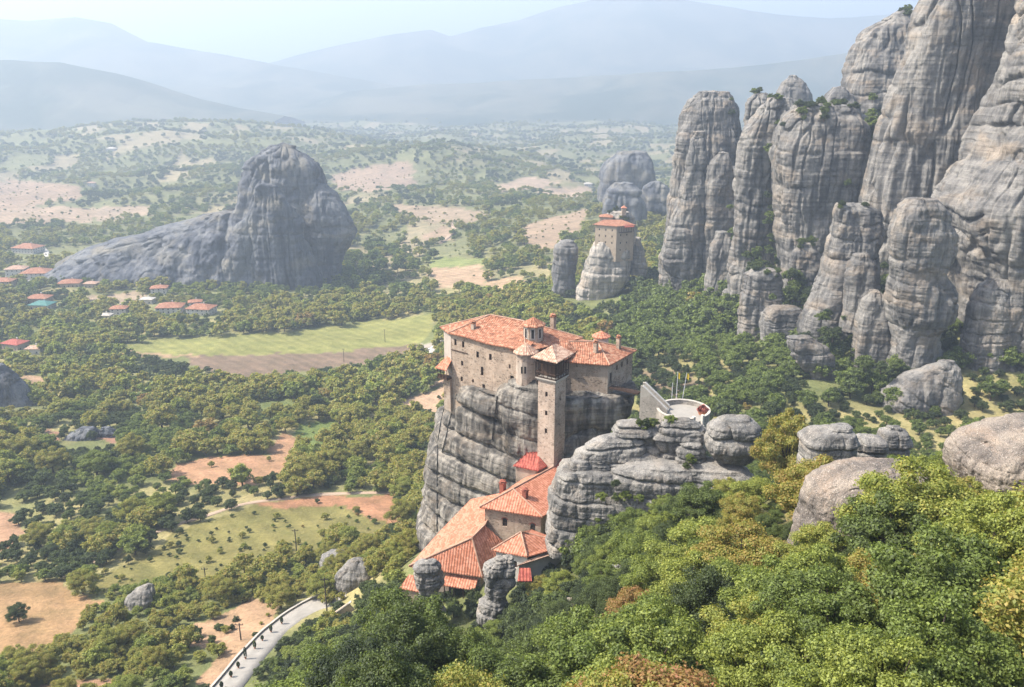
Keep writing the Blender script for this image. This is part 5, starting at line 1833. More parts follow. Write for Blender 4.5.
    for i in range(4):
        roof_face(m, [cs[i], cs[(i + 1) % 4], (hx, hy, hz + 4)], .15)
    m.build('roof', MATS['new_tile'], e)
    # parked cars on the pale road shoulder
    for i, (x, y, mt, rot, lab) in enumerate(((431, 351, 'car_white', .3, 'white car parked at the roadside, left of the pair'), (434, 349, 'car_white', .5, 'white car parked at the roadside, right of the pair'), (437, 354, 'car_red', .7, 'red car parked by the pale road left of the monastery'))):
        p = ground_hit(x, y) + Vector((0, 0, .35))
        e = empty('parked_car', tuple(p), lab, 'car', 'cars parked by the road')
        ca, sa = math.cos(rot), math.sin(rot)
        ex, ey = Vector((ca, sa, 0)), Vector((-sa, ca, 0))
        m = MB()
        m.box(p + Vector((0, 0, .65)), ex, ey, (0, 0, 1), 2.1, .85, .33)
        pts = [(-1.7, .98), (-1.1, 1.5), (.5, 1.5), (1.2, .98)]
        fr = [p + ex * a - ey * .74 + Vector((0, 0, b)) for a, b in pts]
        bk = [p + ex * a + ey * .74 + Vector((0, 0, b)) for a, b in pts]
        m.poly([fr[3], fr[2], fr[1], fr[0]][::-1])
        m.poly(bk[::-1])
        for k in range(4):
            j = (k + 1) % 4
            m.poly([fr[j], fr[k], bk[k], bk[j]])
        m.build('body', MATS[mt], e)
        m = MB()
        for sg in (-1, 1):
            q = [p + ex * a + ey * (sg * .755) + Vector((0, 0, b)) for a, b in ((-1.4, 1.02), (-1.0, 1.42), (.42, 1.42), (.95, 1.02))]
            m.poly(q if sg < 0 else q[::-1])
        m.build('window', MATS['dark'], e)
        for a in (-1.3, 1.3):
            for sg in (-1, 1):
                m = MB()
                c2 = p + ex * a + ey * (sg * .8) + Vector((0, 0, .33))
                m.tube([c2 - ey * .1, c2 + ey * .1], .33, 12)
                m.build('wheel', MATS['rubber'], e)


def build_cables():
    V, Q = ROCK_OBJ['steep grey crag with bulging horizontal beds carrying the monastery block']
    bv = BVHTree.FromPolygons([tuple(p) for p in V], [tuple(int(i) for i in q) for q in Q])
    o = Vector((0, 0, CZ))
    for lab, line in (('dark lightning cable hanging down the left edge of the crag', [(449, 388), (446, 402), (441, 420), (438, 440), (437, 470), (437, 500), (437, 530), (436, 552)]),
                      ('short dark cable running down the crag right of the long one', [(458, 388), (455, 402), (450, 418), (446, 436), (442, 452)]),
                      ('rust stained drain pipe in the cleft of the crag', [(497, 396), (496, 408), (494, 424), (492, 440)])):
        pts = []
        for i in range(len(line) * 4 - 3):
            a, b, t = line[i // 4], line[min(i // 4 + 1, len(line) - 1)], (i % 4) / 4
            px, py = a[0] + (b[0] - a[0]) * t, a[1] + (b[1] - a[1]) * t
            d = (W(px, py, 100) - o).normalized()
            h = bv.ray_cast(o, d)
            if h[0] is not None and (not pts or abs(h[0].y - pts[-1].y) < 6):
                pts.append(h[0] - d * .25)
        if len(pts) > 2:
            m = MB()
            m.tube(pts, .13, 6)
            tag(m.build('cable' if 'cable' in lab else 'drain_pipe', MATS['iron']), lab, 'cable' if 'cable' in lab else 'pipe')


# ------------------------------------------------------------------ trees
def tree_mesh(seed, H, rad, n_lobes, n_leaf, leaf, flat=.8, limbs=True, lo=.17, upright=0.0, sep=.24, rnd=.7):
    """-> (trunk verts/faces, crown verts/faces): crown = leaf faces gathered in clumps at the limb tips"""
    rg = np.random.default_rng(seed)
    cz = H * .60
    cen = []
    for i in range(n_lobes * 30):
        p = rg.normal(size=3)
        p /= np.linalg.norm(p)
        rr = rg.random() ** .45
        p = p * rr * np.array((rad, rad, H * .40)) * (.82 + .3 * rg.random())
        if p[2] < -H * .26:
            continue
        t = (p[2] + H * .4) / (H * .8)
        p[:2] *= (1.05 - .45 * max(0, t - .35)) * (1 - upright * t)
        if all(np.linalg.norm(p - q) > rad * sep for q in cen):
            cen.append(p)
        if len(cen) >= n_lobes:
            break
    cen = np.array(cen)
    r = rad * (lo + .14 * rg.random(len(cen)))
    wgt = r ** 2
    pick = rg.choice(len(cen), n_leaf, p=wgt / wgt.sum())
    d = rg.normal(size=(n_leaf, 3))
    d[:, 2] += .25
    d /= np.linalg.norm(d, axis=1)[:, None]
    dist = r[pick] * np.clip(rg.normal(.86, .25, n_leaf), .1, 1.5)
    pos = cen[pick] + d * dist[:, None] * np.array((1, 1, flat))
    pos[:, 2] += cz
    nrm = d * 1.0 + rg.normal(size=(n_leaf, 3)) * rnd + np.array((0, 0, .35))
    nrm /= np.linalg.norm(nrm, axis=1)[:, None]
    t1 = np.cross(nrm, rg.normal(size=(n_leaf, 3)))
    t1 /= np.linalg.norm(t1, axis=1)[:, None] + 1e-9
    t2 = np.cross(nrm, t1)
    s = leaf * (.6 + .8 * rg.random(n_leaf))[:, None]
    bend = nrm * s * .16
    V = np.stack([pos - t1 * s * .62, pos - t2 * s * .40 + bend, pos + t1 * s * .62, pos + t2 * s * .40 + bend], 1).reshape(-1, 3)
    Q = np.arange(n_leaf * 4).reshape(-1, 4)
    m = MB()
    tr = max(.035 * H, .05)
    if limbs:
        bend0 = rg.normal(size=2) * .25
        top = Vector((bend0[0], bend0[1], H * .5))
        m.tube([(0, 0, -.6), (bend0[0] * .3, bend0[1] * .3, H * .2), top], [tr * 1.2, tr * .9, tr * .6], 8)
        order = np.argsort(-r)
        for k in order[:max(8, len(cen) // 2)]:
            c = Vector(cen[k]) + Vector((0, 0, cz))
            st = Vector((bend0[0] * .5, bend0[1] * .5, H * (.2 + .28 * rg.random())))
            mid = st.lerp(c, .5) + Vector(rg.normal(size=3)) * rad * .09 + Vector((0, 0, -rad * .08))
            m.tube([st, mid, c], [tr * .45, tr * .28, tr * .10], 5, cap=False)
    else:
        m.tube([(0, 0, -.6), (0, 0, H * .55)], [tr, tr * .5], 5)
    TV = np.array([tuple(p) for p in m.v])
    TF = [f for f in m.f]
    return TV, TF, V, Q


def combined(name, tm):
    TV, TF, V, Q = tm
    quads = [f for f in TF if len(f) == 4]
    F4 = np.array(quads, int).reshape(-1, 4)
    VV = np.concatenate([TV, V])
    QQ = np.concatenate([F4, Q + len(TV)])
    mi = np.concatenate([np.zeros(len(F4), int), np.ones(len(Q), int)])
    return mesh_np(name, VV, QQ, [MATS['bark'], MATS['leaf']], smooth=False, mat_idx=mi, link=False)


FOOT = []
CLEAR = [  # (polygon, nearest depth that may show there)
    ([(410, 600), (412, 560), (416, 470), (438, 400), (440, 325), (500, 314), (645, 325), (645, 378), (668, 398), (708, 402), (764, 416), (764, 458), (735, 472), (660, 478), (610, 500), (572, 505), (552, 532), (576, 545), (560, 556), (520, 572), (518, 622), (484, 622), (480, 588), (445, 592)], 168),
    ([(208, 690), (258, 630), (300, 594), (335, 576), (345, 557), (380, 557), (378, 584), (358, 608), (326, 609), (288, 634), (257, 664), (243, 690)], 178),
    ([(798, 424), (858, 424), (912, 424), (912, 446), (858, 460), (798, 462)], 130),
    ([(950, 462), (975, 434), (1024, 420), (1060, 420), (1060, 480), (1024, 488), (990, 470), (955, 474)], 85),
    ([(804, 512), (822, 474), (848, 464), (925, 464), (880, 476), (850, 482), (830, 500)], 76),
    ([(764, 340), (1080, 340), (1080, 422), (955, 446), (910, 446), (860, 462), (800, 464), (790, 462), (764, 458)], 200),
    ([(-60, 300), (412, 300), (412, 560), (380, 585), (350, 612), (320, 640), (296, 690), (-60, 690)], 132),
    ([(124, 600), (150, 584), (155, 588), (155, 604), (124, 608)], 187),
    ([(560, 596), (584, 596), (582, 606), (562, 606)], 115),
    ([(64, 438), (80, 429), (98, 434), (110, 429), (114, 438), (98, 446), (64, 448)], 345), ([(-30, 366), (6, 368), (26, 392), (36, 404), (-30, 404)], 398),
    ([(548, 238), (580, 238), (596, 215), (640, 205), (648, 260), (620, 300), (600, 306), (572, 300), (550, 284)], 600),
    ([(66, 264), (180, 222), (240, 207), (240, 150), (300, 140), (352, 224), (345, 236), (318, 246), (318, 278), (240, 268), (180, 258), (110, 262)], 775),
    ([(112, 345), (300, 331), (435, 313), (434, 338), (330, 366), (260, 372), (190, 362)], 1e9),
    ([(788, 338), (826, 346), (834, 384), (816, 390), (796, 358)], 322), ([(888, 396), (925, 366), (952, 364), (950, 396)], 290),
]


def hill_points():
    """candidate tree positions: x, y, ground z, height scale, tint"""
    out = []

    def band(y0, y1, sp, hmin, hmax, umax, keep=1.0):
        xs = np.arange(-umax * y1, umax * y1, sp)
        ys = np.arange(y0, y1, sp)
        X, Y = np.meshgrid(xs, ys)
        X, Y = X.ravel(), Y.ravel()
        X = X + RNG.uniform(-.46, .46, len(X)) * sp
        Y = Y + RNG.uniform(-.46, .46, len(Y)) * sp
        k = (np.abs(X) < umax * Y + 12) & (Y > y0)
        X, Y = X[k], Y[k]
        Z = height(X, Y)
        _, dens, px, py = land_cover(X, Y, Z)
        k = (RNG.random(len(X)) < dens * keep) & (px > np.where(Y < 140, -400, -90)) & (px < np.where(Y < 140, 1600, 1140)) & (py > 60) & (py < 900)
        X, Y, Z, px, py, dens = X[k], Y[k], Z[k], px[k], py[k], dens[k]
        big = fbm(X / 60, Y / 60, 1.7, 3, 81)
        h = hmin + (hmax - hmin) * np.clip(RNG.random(len(X)) ** 1.2 * .75 + (big - .35) * 1.0, 0, 1.1)
        h = np.where(dens < .36, h * np.where(RNG.random(len(h)) < .85, .28, .5), h)
        tn = fbm(X / 48, Y / 60, 4.1, 3, 83)
        tint = .36 + (tn - .5) * 2.0 + RNG.normal(0, .11, len(X))
        out.append(np.stack([X, Y, Z, h, np.clip(tint, .02, .80)], 1))
    LV = (24, 62, 135, 250, 420, 700, 1150)
    for (y0, y1, um, sb, hb0, hb1, kb, ss, hs0, hs1) in (
            (24, 62, 1.25, 5.8, 5.0, 8.8, .88, 3.4, 1.2, 3.0), (62, 135, 1.15, 5.9, 4.4, 8.4, .85, 3.4, 1.3, 3.4), (135, 250, .72, 6.6, 5.0, 8.2, .62, 3.5, 2.0, 4.6),
            (250, 420, .70, 8.0, 6.4, 10.5, .85, 4.3, 2.6, 5.2), (420, 700, .68, 9.5, 7.0, 12.0, .85, 5.8, 3.4, 6.6), (700, 1150, .66, 15, 8, 12, .5, 8.5, 4, 8)):
        out_n = len(out)
        band(y0, y1, sb, hb0, hb1, um, kb)
        big = out[-1]
        cl = fbm(big[:, 0] / 55, big[:, 1] / 70, 7.7, 3, 91)
        if y0 >= 135:
            k = RNG.random(len(big)) < np.clip((cl - .36) * 7, .12, 1)
            big, cl = big[k], cl[k]
            big[:, 4] = np.clip(.69 + (cl - .5) * .5 + RNG.normal(0, .10, len(big)), .25, .77)
        out[-1] = big
        band(y0, y1, ss, hs0, hs1, um)
        sm = out[-1]
        kd = KDTree(len(big))
        for i, p in enumerate(big):
            kd.insert((p[0], p[1], 0), i)
        kd.balance()
        k = np.ones(len(sm), bool)
        for i, p in enumerate(sm):
            _, j, d = kd.find((p[0], p[1], 0))
            if j is not None and d < big[j, 3] * .40:
                k[i] = False
        sm = sm[k]
        if y0 >= 135:
            sm[:, 4] = np.clip(sm[:, 4] * .85 + .13, .04, .70)
            sm = sm[RNG.random(len(sm)) < np.where(sm[:, 3] < 2.0, 1.0, .82)]
        out[-1] = sm
    band(1150, 2000, 11.5, 5, 9, .64)
    band(2000, 3800, 20, 7, 11.5, .62, .9)
    band(3800, 7000, 48, 10, 15, .6, .7)
    return np.concatenate(out)


def build_trees():
    P = hill_points()
    x, y, z, h, tint = P.T
    px, py = proj(x, y, z)
    c = y * CP - (z - CZ) * SP
    keep = np.ones(len(P), bool)
    for fr in (.25, .6, 1.0):
        qx, qy = proj(x, y, z + h * fr)
        for dx in (-.32, 0, .32):
            qxx = qx + dx * h * F / c
            for poly, ymax in CLEAR:
                keep &= ~(inpoly(qxx, qy, poly) & (y < ymax))
    # buildings, crag and path footprints in plan
    for (x0, x1, y0, y1) in ((-24, 46, 136, 200), (-8, 13, 131, 150)):
        keep &= ~((x > x0) & (x < x1) & (y > y0) & (y < y1))
    for fx, fy, fr in FOOT:
        keep &= np.hypot(x - fx, y - fy) > fr
    # the ridge of the near spur is greener and lighter, the ravine woods darker
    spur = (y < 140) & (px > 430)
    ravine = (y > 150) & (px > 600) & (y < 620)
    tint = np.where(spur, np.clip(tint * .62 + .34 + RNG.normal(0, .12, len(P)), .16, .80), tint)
    tint = np.where(spur & (h < 3.6), RNG.uniform(.08, .40, len(P)), tint)  # low spur shrubs tinted dark, standing in for shaded gaps between crowns
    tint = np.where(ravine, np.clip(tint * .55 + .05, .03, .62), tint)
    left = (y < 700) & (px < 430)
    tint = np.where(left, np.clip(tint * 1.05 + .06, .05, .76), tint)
    odd = RNG.random(len(P))
    tint = np.where((odd < np.where(px > 430, .010, .006)) & (y < 700), RNG.uniform(.78, .95, len(P)), tint)
    tint = np.where(y > 700, np.clip(tint + .20, 0, .75), tint)
    rot = RNG.uniform(0, 6.28, len(P))
    ok = keep
    x, y, z, h, tint, rot, px, py, c = [a[ok] for a in (x, y, z, h, tint, rot, px, py, c)]
    # trees placed one by one: px, ground py offset, depth, height, tint, label
    hand = []
    for hpx, Y, hh, tn, lab, gap in (
            (783, 124, 14.5, .78, 'yellow orange oak standing at the right end of the layered outcrop', .6),
            (900, 60, 9.4, .70, 'yellow green oak with dark open branches before the humped boulder', .6),
            (985, 56, 7.0, .66, 'bushy yellow green oak under the huge speckled boulder', .6),
            (408, 62, 9.5, .36, 'large olive green tree in the bottom middle, left of the stacked rock pillar', .6),
            (342, 68, 8.6, .42, 'olive green tree beside the path end, near the bottom edge', .6),
            (455, 60, 7.4, .38, 'olive green tree right of the large olive tree at the bottom middle', .6),
            (725, 112, 5.0, .74, 'yellowing young tree right under the massive blocky boulder', .6),
            (770, 52, 7.6, .56, 'tall green oak rising left of the humped boulder', .6),
            (650, 58, 8.5, .50, 'green oak with slim dark trunk on the slope right of the cottage', .6),
            (556, 76, 2.4, .97, 'small rust red bush on the slope below the cottage', .4),
            (690, 96, 4.0, .86, 'rusty orange young oak on the slope below the rock ledge', .6)):
        z0 = zat(500, Y)
        X = xat(hpx, Y, z0)
        Z = float(height(np.array([X]), np.array([Y]))[0])
        X = xat(hpx, Y, Z - CZ)
        Z = float(height(np.array([X]), np.array([Y]))[0])
        hand.append((X, Y, Z, hh, tn, RNG.uniform(0, 6.28), lab))
    for hx, hy, hh, tn, lab in ((39 / 2, 622, 5.0, .22, 'solitary dark bush in the bare tan field'), (318, 412, 9, .1, 'dark evergreen clump beside the small vineyard')):
        p = ground_hit(hx, hy)
        hand.append((p.x, p.y, p.z, hh, tn, 1.0, lab))
    for X, Y, Z, hh, *_ in hand:
        d = np.hypot(x - X, y - Y)
        k = d > hh * .38
        x, y, z, h, tint, rot, px, py, c = [a[k] for a in (x, y, z, h, tint, rot, px, py, c)]
    k = np.sqrt(x * x + y * y + (z + h - CZ) ** 2) > 43
    x, y, z, h, tint, rot, px, py, c = [a[k] for a in (x, y, z, h, tint, rot, px, py, c)]
    # rank by apparent size among those likely in the frame
    tx, ty = proj(x, y, z + h * .75)
    inside = (tx > -10) & (tx < 1034) & (ty < 700) & (ty > 0)
    size = h * F / c * inside
    order = np.argsort(-size)
    nind = 300 - len(hand)
    ind = order[:nind]
    # prototypes
    near = [tree_mesh(100 + i, 6.0, 2.9, 44, 36000, .11, flat=.66, lo=.12, sep=.33, upright=(0, .1, .2, .05, 0)[i]) for i in range(5)]
    olive = [tree_mesh(140 + i, 6.0, 2.7, 70, 38000, .10, flat=.9, lo=.12, sep=.25) for i in range(2)]
    NM = []
    for tm in near + olive:
        TV, TF, V, Q = tm
        tme = bpy.data.meshes.new('trunk')
        tme.from_pydata([tuple(p) for p in TV], [], TF)
        tme.polygons.foreach_set('use_smooth', np.ones(len(tme.polygons), bool))
        tme.materials.append(MATS['bark'])
        o = mesh_np('crown', V, Q, MATS['leaf'], smooth=False, link=False)
        NM.append((tme, o.data))
        bpy.data.objects.remove(o)
    count = [0]

    def place(X, Y, Z, hh, tn, ro, label, group, k, wide=1.0):
        wide = .72 if hh > 12 else wide
        e = empty('oak_tree' if hh > 2.6 else 'bush', (X, Y, Z), label, 'tree' if hh > 2.6 else 'bush', group)
        e.rotation_euler = (0, 0, ro)
        s = hh / 6.0
        e.scale = (s * wide, s * wide, s)
        for nm, me in zip(('trunk', 'crown'), NM[k]):
            o = bpy.data.objects.new(nm, me)
            o.parent = e
            if nm == 'crown':
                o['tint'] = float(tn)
            COL.objects.link(o)
        count[0] += 1
    for i, (X, Y, Z, hh, tn, ro, lab) in enumerate(hand):
        place(X, Y, Z, hh, tn, ro, lab, None, 5 + i % 2 if .28 < tn < .4 else i % 5, 1.05)

    def zone(qx, qy, Y):
        if Y < 46:
            return 'along the very bottom of the photo' if qx < 760 else 'in the bottom right corner of the photo'
        if qx < 300:
            return 'on the bushy slope left of the paved path'
        if qx < 430:
            return 'beside the upper end of the paved path' if Y > 120 else 'at bottom middle, left of the stacked rock pillar'
        if qx < 560:
            return 'around the stacked rock pillar below the convent roofs'
        if qx < 700:
            return 'on the slope under the rock ledge' if qy < 560 else 'on the slope right of the cottage'
        if qx < 800:
            return 'between the rock ledge and the humped boulder' if qy < 540 else 'on the slope below the humped boulder, to its left'
        if qx < 960:
            return 'around the humped boulder' if qy < 560 else 'directly below the humped boulder'
        return 'under the huge speckled boulder'
    grp = {}
    for j in ind:
        qx, qy = proj(x[j], y[j], z[j] + h[j] * .6)
        t = tint[j]
        colr = 'dark green' if t < .3 else 'mid green' if t < .5 else 'light green' if t < .64 else 'yellow green' if t < .78 else 'rusty orange'
        sz = 'large' if size[j] > 80 else 'medium' if size[j] > 45 else 'small'
        grp.setdefault((colr, sz, zone(qx, qy, y[j])), []).append((float(qx), j))
    ordn = ('leftmost', 'second', 'third', 'fourth', 'fifth', 'sixth', 'seventh')
    for (colr, sz, zn), lst in grp.items():
        lst.sort()
        for r_, (qx, j) in enumerate(lst):
            lab = f'{sz} {colr} oak {zn}'
            if 1 < len(lst) <= 7:
                lab = (f'{ordn[r_]} {lab}' if r_ == 0 else (f'rightmost {lab}' if r_ == len(lst) - 1 else f'{ordn[r_]} {lab}'))
            k = int(j) % 5 if tint[j] > .3 else 5 + int(j) % 2
            place(x[j], y[j], z[j], h[j], tint[j], rot[j], lab, 'oaks of the hillside woods', k, 1.0 + .25 * ((j * 7) % 10) / 10)
    # the rest of the woods
    rest = np.ones(len(x), bool)
    rest[ind] = False
    X, Y, Z, H, T, RO = x[rest], y[rest], z[rest], h[rest], tint[rest], rot[rest]
    # shrubs on cliff ledges (points on the rock tops)
    ex = []
    rg = np.random.default_rng(5)
    for lab, n, cond in (('broad smooth faced pillar capped with shrubs', 26, None), ('tall rounded pillar farthest left in the cliff row', 4, None), ('flat topped tan pillar with dark vertical cleft', 3, None), ('high back cliff rising to a pointed crest near the top of the photo', 8, None),
                         ('flat topped block below the split pillar', 5, None), ('small step block below the broad smooth pillar', 6, None), ('pale flared rock carrying the small monastery', 6, None), ('tall split pillar with vertical clefts in mid cliff', 5, None)):
        V, Q = ROCK_OBJ[lab]
        zt = V[:, 2].max()
        hh = zt - V[:, 2].min()
        cand = np.where(V[:, 2] > zt - hh * .10)[0]
        for j in rg.choice(cand, n):
            ex.append((V[j, 0], V[j, 1], V[j, 2] - 1.2, rg.uniform(2.2, 4.6), rg.uniform(.1, .45), rg.uniform(0, 6)))
    # wooded gullies between the pillars
    for (gx, gy, Yd, n, spx, spy, hh) in ((872, 140, 455, 40, 9, 18, 5.0), (868, 190, 440, 16, 5, 22, 4.5), (772, 215, 452, 16, 4, 26, 4.5), (760, 262, 440, 14, 14, 6, 4.5), (800, 285, 405, 22, 14, 10, 5), (845, 195, 430, 8, 6, 12, 4),
                                          (885, 300, 350, 20, 5, 24, 4.5), (866, 250, 372, 10, 4, 16, 4), (738, 240, 490, 10, 4, 30, 4.5), (945, 255, 350, 8, 4, 20, 4), (812, 300, 385, 22, 14, 8, 5), (735, 318, 420, 20, 20, 6, 5), (840, 335, 345, 24, 16, 10, 4.6), (880, 372, 305, 20, 20, 7, 4.6)):
        for _ in range(n):
            p = W(gx + rg.normal() * spx, gy + rg.normal() * spy, Yd + rg.normal() * 3)
            ex.append((p.x, p.y, p.z - hh * .5, hh * rg.uniform(.7, 1.2), rg.uniform(.12, .5), rg.uniform(0, 6)))
    for (gx, gy, Yd, n, spx, spy) in ((648, 424, 139, 8, 9, 3), (752, 424, 137, 3, 5, 2), (600, 500, 132, 6, 20, 8), (690, 463, 134, 3, 15, 4)):
        for _ in range(n):
            p = W(gx + rg.normal() * spx, gy + rg.normal() * spy, Yd)
            ex.append((p.x, p.y, p.z - .8, rg.uniform(1.1, 2.0), rg.uniform(.15, .6), rg.uniform(0, 6)))
    for bx, by, n, sx, sy, h0, h1 in ((345, 622, 16, 12, 8, 2.0, 3.4), (300, 655, 22, 12, 14, 1.8, 3.2), (372, 596, 12, 8, 10, 2.0, 3.6), (390, 612, 14, 10, 10, 2.2, 4.0), (275, 682, 8, 6, 8, 1.6, 2.6), (325, 618, 8, 7, 5, 1.6, 2.4), (230, 628, 8, 14, 10, 1.2, 2.2), (300, 590, 8, 10, 4, 1.4, 2.4), (180, 640, 12, 14, 10, 1.6, 3.0), (366, 640, 12, 12, 12, 2.4, 4.2), (456, 606, 14, 12, 6, 1.4, 2.8), (532, 596, 14, 10, 8, 1.4, 2.8), (545, 575, 6, 8, 4, 1.2, 2.2), (404, 600, 8, 5, 6, 1.6, 3.0), (560, 590, 10, 10, 8, 1.6, 3.0), (548, 620, 26, 18, 16, 1.8, 4.2), (586, 600, 12, 14, 10, 1.8, 3.6), (505, 632, 14, 16, 8, 1.8, 3.6), (85, 454, 10, 26, 3, 1.6, 3.0), (312, 632, 20, 14, 10, 1.8, 3.2), (285, 662, 18, 10, 12, 1.6, 3.0), (602, 309, 8, 14, 3, 3, 6), (636, 296, 10, 10, 5, 3, 6), (810, 398, 14, 22, 8, 2.5, 4.5), (905, 418, 14, 30, 5, 2.2, 4.2), (12, 422, 8, 20, 4, 2, 4), (350, 600, 6, 6, 3, 1.2, 2.0), (365, 262, 60, 26, 14, 8, 13), (594, 556, 16, 12, 7, 3.6, 5.6), (622, 536, 10, 10, 5, 3.0, 4.6), (335, 282, 30, 16, 8, 7, 12), (160, 277, 30, 40, 4, 5, 9), (255, 290, 26, 26, 4, 5, 9)):
        for _ in range(n):
            p = ground_hit(bx + rg.normal() * sx, by + rg.normal() * sy)
            qq = proj(p.x, p.y, p.z + 1.0)
            if inpoly(np.array([qq[0]]), np.array([qq[1]]), [(205, 690), (232, 655), (270, 618), (300, 600), (340, 574), (358, 606), (326, 610), (288, 635), (257, 665), (244, 692)])[0]:
                continue
            hh = rg.uniform(h0, h1)
            ex.append((p.x, p.y, p.z - .3, hh, rg.uniform(.05, .35) + (.2 if hh > 4.5 else 0), rg.uniform(0, 6)))
    ex = np.array(ex)
    X, Y, Z, H, T, RO = [np.concatenate([a, b]) for a, b in zip((X, Y, Z, H, T, RO), ex.T)]
    protos = bpy.data.collections.new('tree_kinds')
    specs = [('a_near', 6.0, 2.9, 48, 26000, .13)] * 2 + [('b_mid', 6.0, 2.9, 34, 4600, .33)] * 4 + [('c_far', 6.0, 3.1, 22, 1100, .66)] * 3
    for i, (nm, hh, rd, nl, nleaf, lf) in enumerate(specs):
        o = combined(f'{i:02d}_tree', tree_mesh(200 + i, hh, rd, nl, nleaf, lf, limbs=i < 6))
        protos.objects.link(o)
    cc = Y * CP - (Z - CZ) * SP
    kind = np.where(cc < 130, RNG.integers(0, 2, len(X)), np.where(cc < 430, RNG.integers(2, 6, len(X)), RNG.integers(6, 9, len(X))))
    me = bpy.data.meshes.new('woodland')
    me.vertices.add(len(X))
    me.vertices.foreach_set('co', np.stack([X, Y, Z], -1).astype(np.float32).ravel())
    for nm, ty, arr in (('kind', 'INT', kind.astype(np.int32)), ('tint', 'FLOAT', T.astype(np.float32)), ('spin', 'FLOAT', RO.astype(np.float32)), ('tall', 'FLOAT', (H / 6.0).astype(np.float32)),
                        ('wide', 'FLOAT', (H / 6.0 * RNG.uniform(.95, 1.35, len(X))).astype(np.float32))):
        at = me.attributes.new(nm, ty, 'POINT')
        at.data.foreach_set('value', arr)
    me.update()
    wo = bpy.data.objects.new('woodland', me)
    COL.objects.link(wo)
    tag(wo, 'mixed green oak woods covering the valley and ravine', 'woods', kind='stuff')
    gt = bpy.data.node_groups.new('scatter_trees', 'GeometryNodeTree')
    gt.interface.new_socket('Geometry', in_out='INPUT', socket_type='NodeSocketGeometry')
    gt.interface.new_socket('Geometry', in_out='OUTPUT', socket_type='NodeSocketGeometry')
    N = gt.nodes.new
    gi, go = N('NodeGroupInput'), N('NodeGroupOutput')
    ci = N('GeometryNodeCollectionInfo')
    ci.inputs['Collection'].default_value = protos
    ci.inputs['Separate Children'].default_value = True
    ci.inputs['Reset Children'].default_value = True
    ip = N('GeometryNodeInstanceOnPoints')
    ip.inputs['Pick Instance'].default_value = True

    def attr(nm, ty):
        a = N('GeometryNodeInputNamedAttribute')
        a.data_type = ty
        a.inputs['Name'].default_value = nm
        return a.outputs['Attribute']
    L = gt.links.new
    L(gi.outputs[0], ip.inputs['Points'])
    L(ci.outputs[0], ip.inputs['Instance'])
    L(attr('kind', 'INT'), ip.inputs['Instance Index'])
    cr = N('ShaderNodeCombineXYZ')
    L(attr('spin', 'FLOAT'), cr.inputs['Z'])
    er = N('FunctionNodeEulerToRotation')
    L(cr.outputs[0], er.inputs[0])
    L(er.outputs[0], ip.inputs['Rotation'])
    cs = N('ShaderNodeCombineXYZ')
    wd = attr('wide', 'FLOAT')
    L(wd, cs.inputs['X'])
    L(wd, cs.inputs['Y'])
    L(attr('tall', 'FLOAT'), cs.inputs['Z'])
    L(cs.outputs[0], ip.inputs['Scale'])
    L(ip.outputs[0], go.inputs[0])
    md = wo.modifiers.new('scatter', 'NODES')
    md.node_group = gt
    print('TREES individuals', count[0], 'woods', len(X))


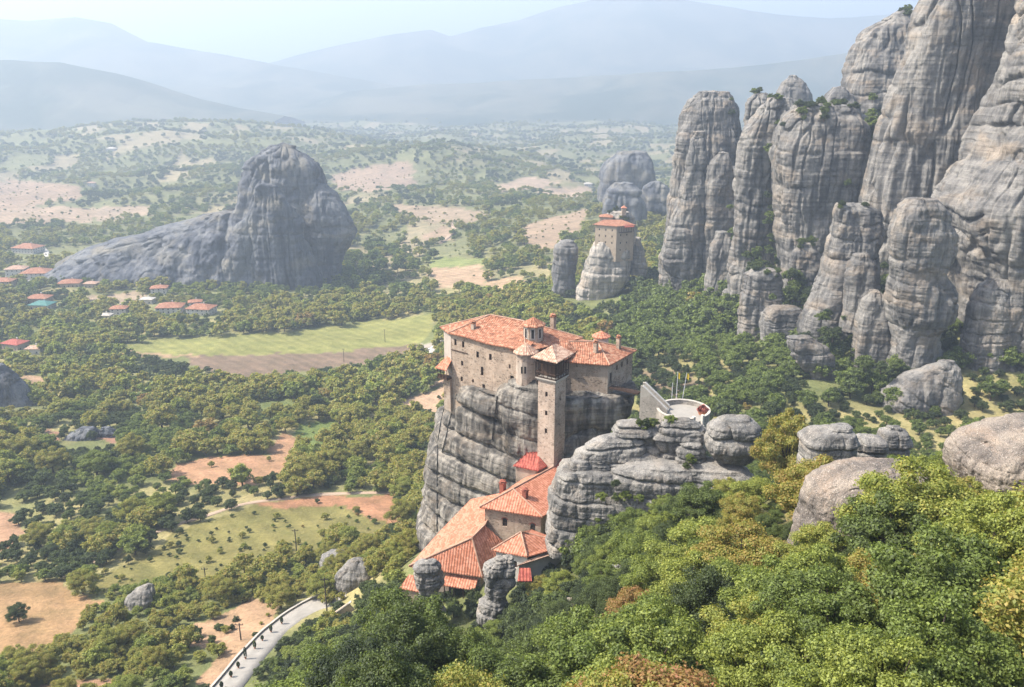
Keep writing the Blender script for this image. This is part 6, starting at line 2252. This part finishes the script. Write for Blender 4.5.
# ------------------------------------------------------------------ light, air, camera
def build_world():
    w = bpy.data.worlds.new('World')
    S.world = w
    w.use_nodes = True
    nt = w.node_tree
    nt.nodes.clear()
    out = nt.nodes.new('ShaderNodeOutputWorld')
    bg = nt.nodes.new('ShaderNodeBackground')
    sky = nt.nodes.new('ShaderNodeTexSky')
    sky.sky_type = 'NISHITA'
    sky.sun_disc = False
    el, az = R(50), R(-92)         # azimuth measured from straight ahead, negative = left
    sky.sun_elevation = el
    sky.sun_rotation = az
    sky.air_density = 1.0
    sky.dust_density = 4.5
    sky.altitude = 500
    bg.inputs[1].default_value = 0.15
    nt.links.new(sky.outputs[0], bg.inputs[0])
    nt.links.new(bg.outputs[0], out.inputs[0])
    sun = bpy.data.lights.new('sun', 'SUN')
    sun.energy = 4.6
    sun.angle = R(0.6)
    sun.color = (1.0, 0.94, 0.85)
    so = bpy.data.objects.new('sun', sun)
    d = Vector((math.sin(az) * math.cos(el), math.cos(az) * math.cos(el), math.sin(el)))   # toward the sun
    so.rotation_euler = d.to_track_quat('Z', 'Y').to_euler()
    so.location = d * 300
    COL.objects.link(so)
    # air
    m = MB()
    m.abox(-16000, 16000, -300, 24500, CZ - 420, CZ + 900)
    hz = m.build('haze', None)
    hz.data.materials.clear()
    mt = bpy.data.materials.new('valley_haze')
    mt.use_nodes = True
    mt.node_tree.nodes.clear()
    o = mt.node_tree.nodes.new('ShaderNodeOutputMaterial')
    pv = mt.node_tree.nodes.new('ShaderNodeVolumePrincipled')
    pv.inputs['Color'].default_value = (0.71, 0.85, 1.0, 1)
    pv.inputs['Density'].default_value = HAZE
    pv.inputs['Anisotropy'].default_value = 0.25
    mt.node_tree.links.new(pv.outputs[0], o.inputs['Volume'])
    hz.data.materials.append(mt)
    tag(hz, kind='stuff')


HAZE = 0.00029


def build_camera():
    cd = bpy.data.cameras.new('camera')
    cd.sensor_width = 36
    cd.lens = 36 * F / 1024
    cd.clip_start = 1
    cd.clip_end = 60000
    co = bpy.data.objects.new('camera', cd)
    co.location = (0, 0, CZ)
    co.rotation_euler = (math.pi / 2 - PITCH, 0, 0)
    COL.objects.link(co)
    S.camera = co
    S.view_settings.view_transform = 'Standard'
    S.view_settings.look = 'None'
    S.view_settings.exposure = 1.42
    S.view_settings.gamma = 1
    S.render.engine = 'CYCLES'
    cy = S.cycles
    cy.use_denoising = True
    cy.max_bounces = 5
    cy.diffuse_bounces = 3
    cy.glossy_bounces = 1
    cy.transmission_bounces = 3
    cy.transparent_max_bounces = 4
    cy.volume_bounces = 0
    cy.use_adaptive_sampling = True
    cy.adaptive_threshold = 0.015
    S.render.use_persistent_data = False


import time
for fn in (build_terrain, build_mountains, build_roads, build_rocks, build_monastery, build_tower, build_wing, build_access, build_convent, build_houses, build_cables, build_trees, build_world, build_camera):
    t0 = time.time()
    fn()
    print(fn.__name__, round(time.time() - t0, 1))
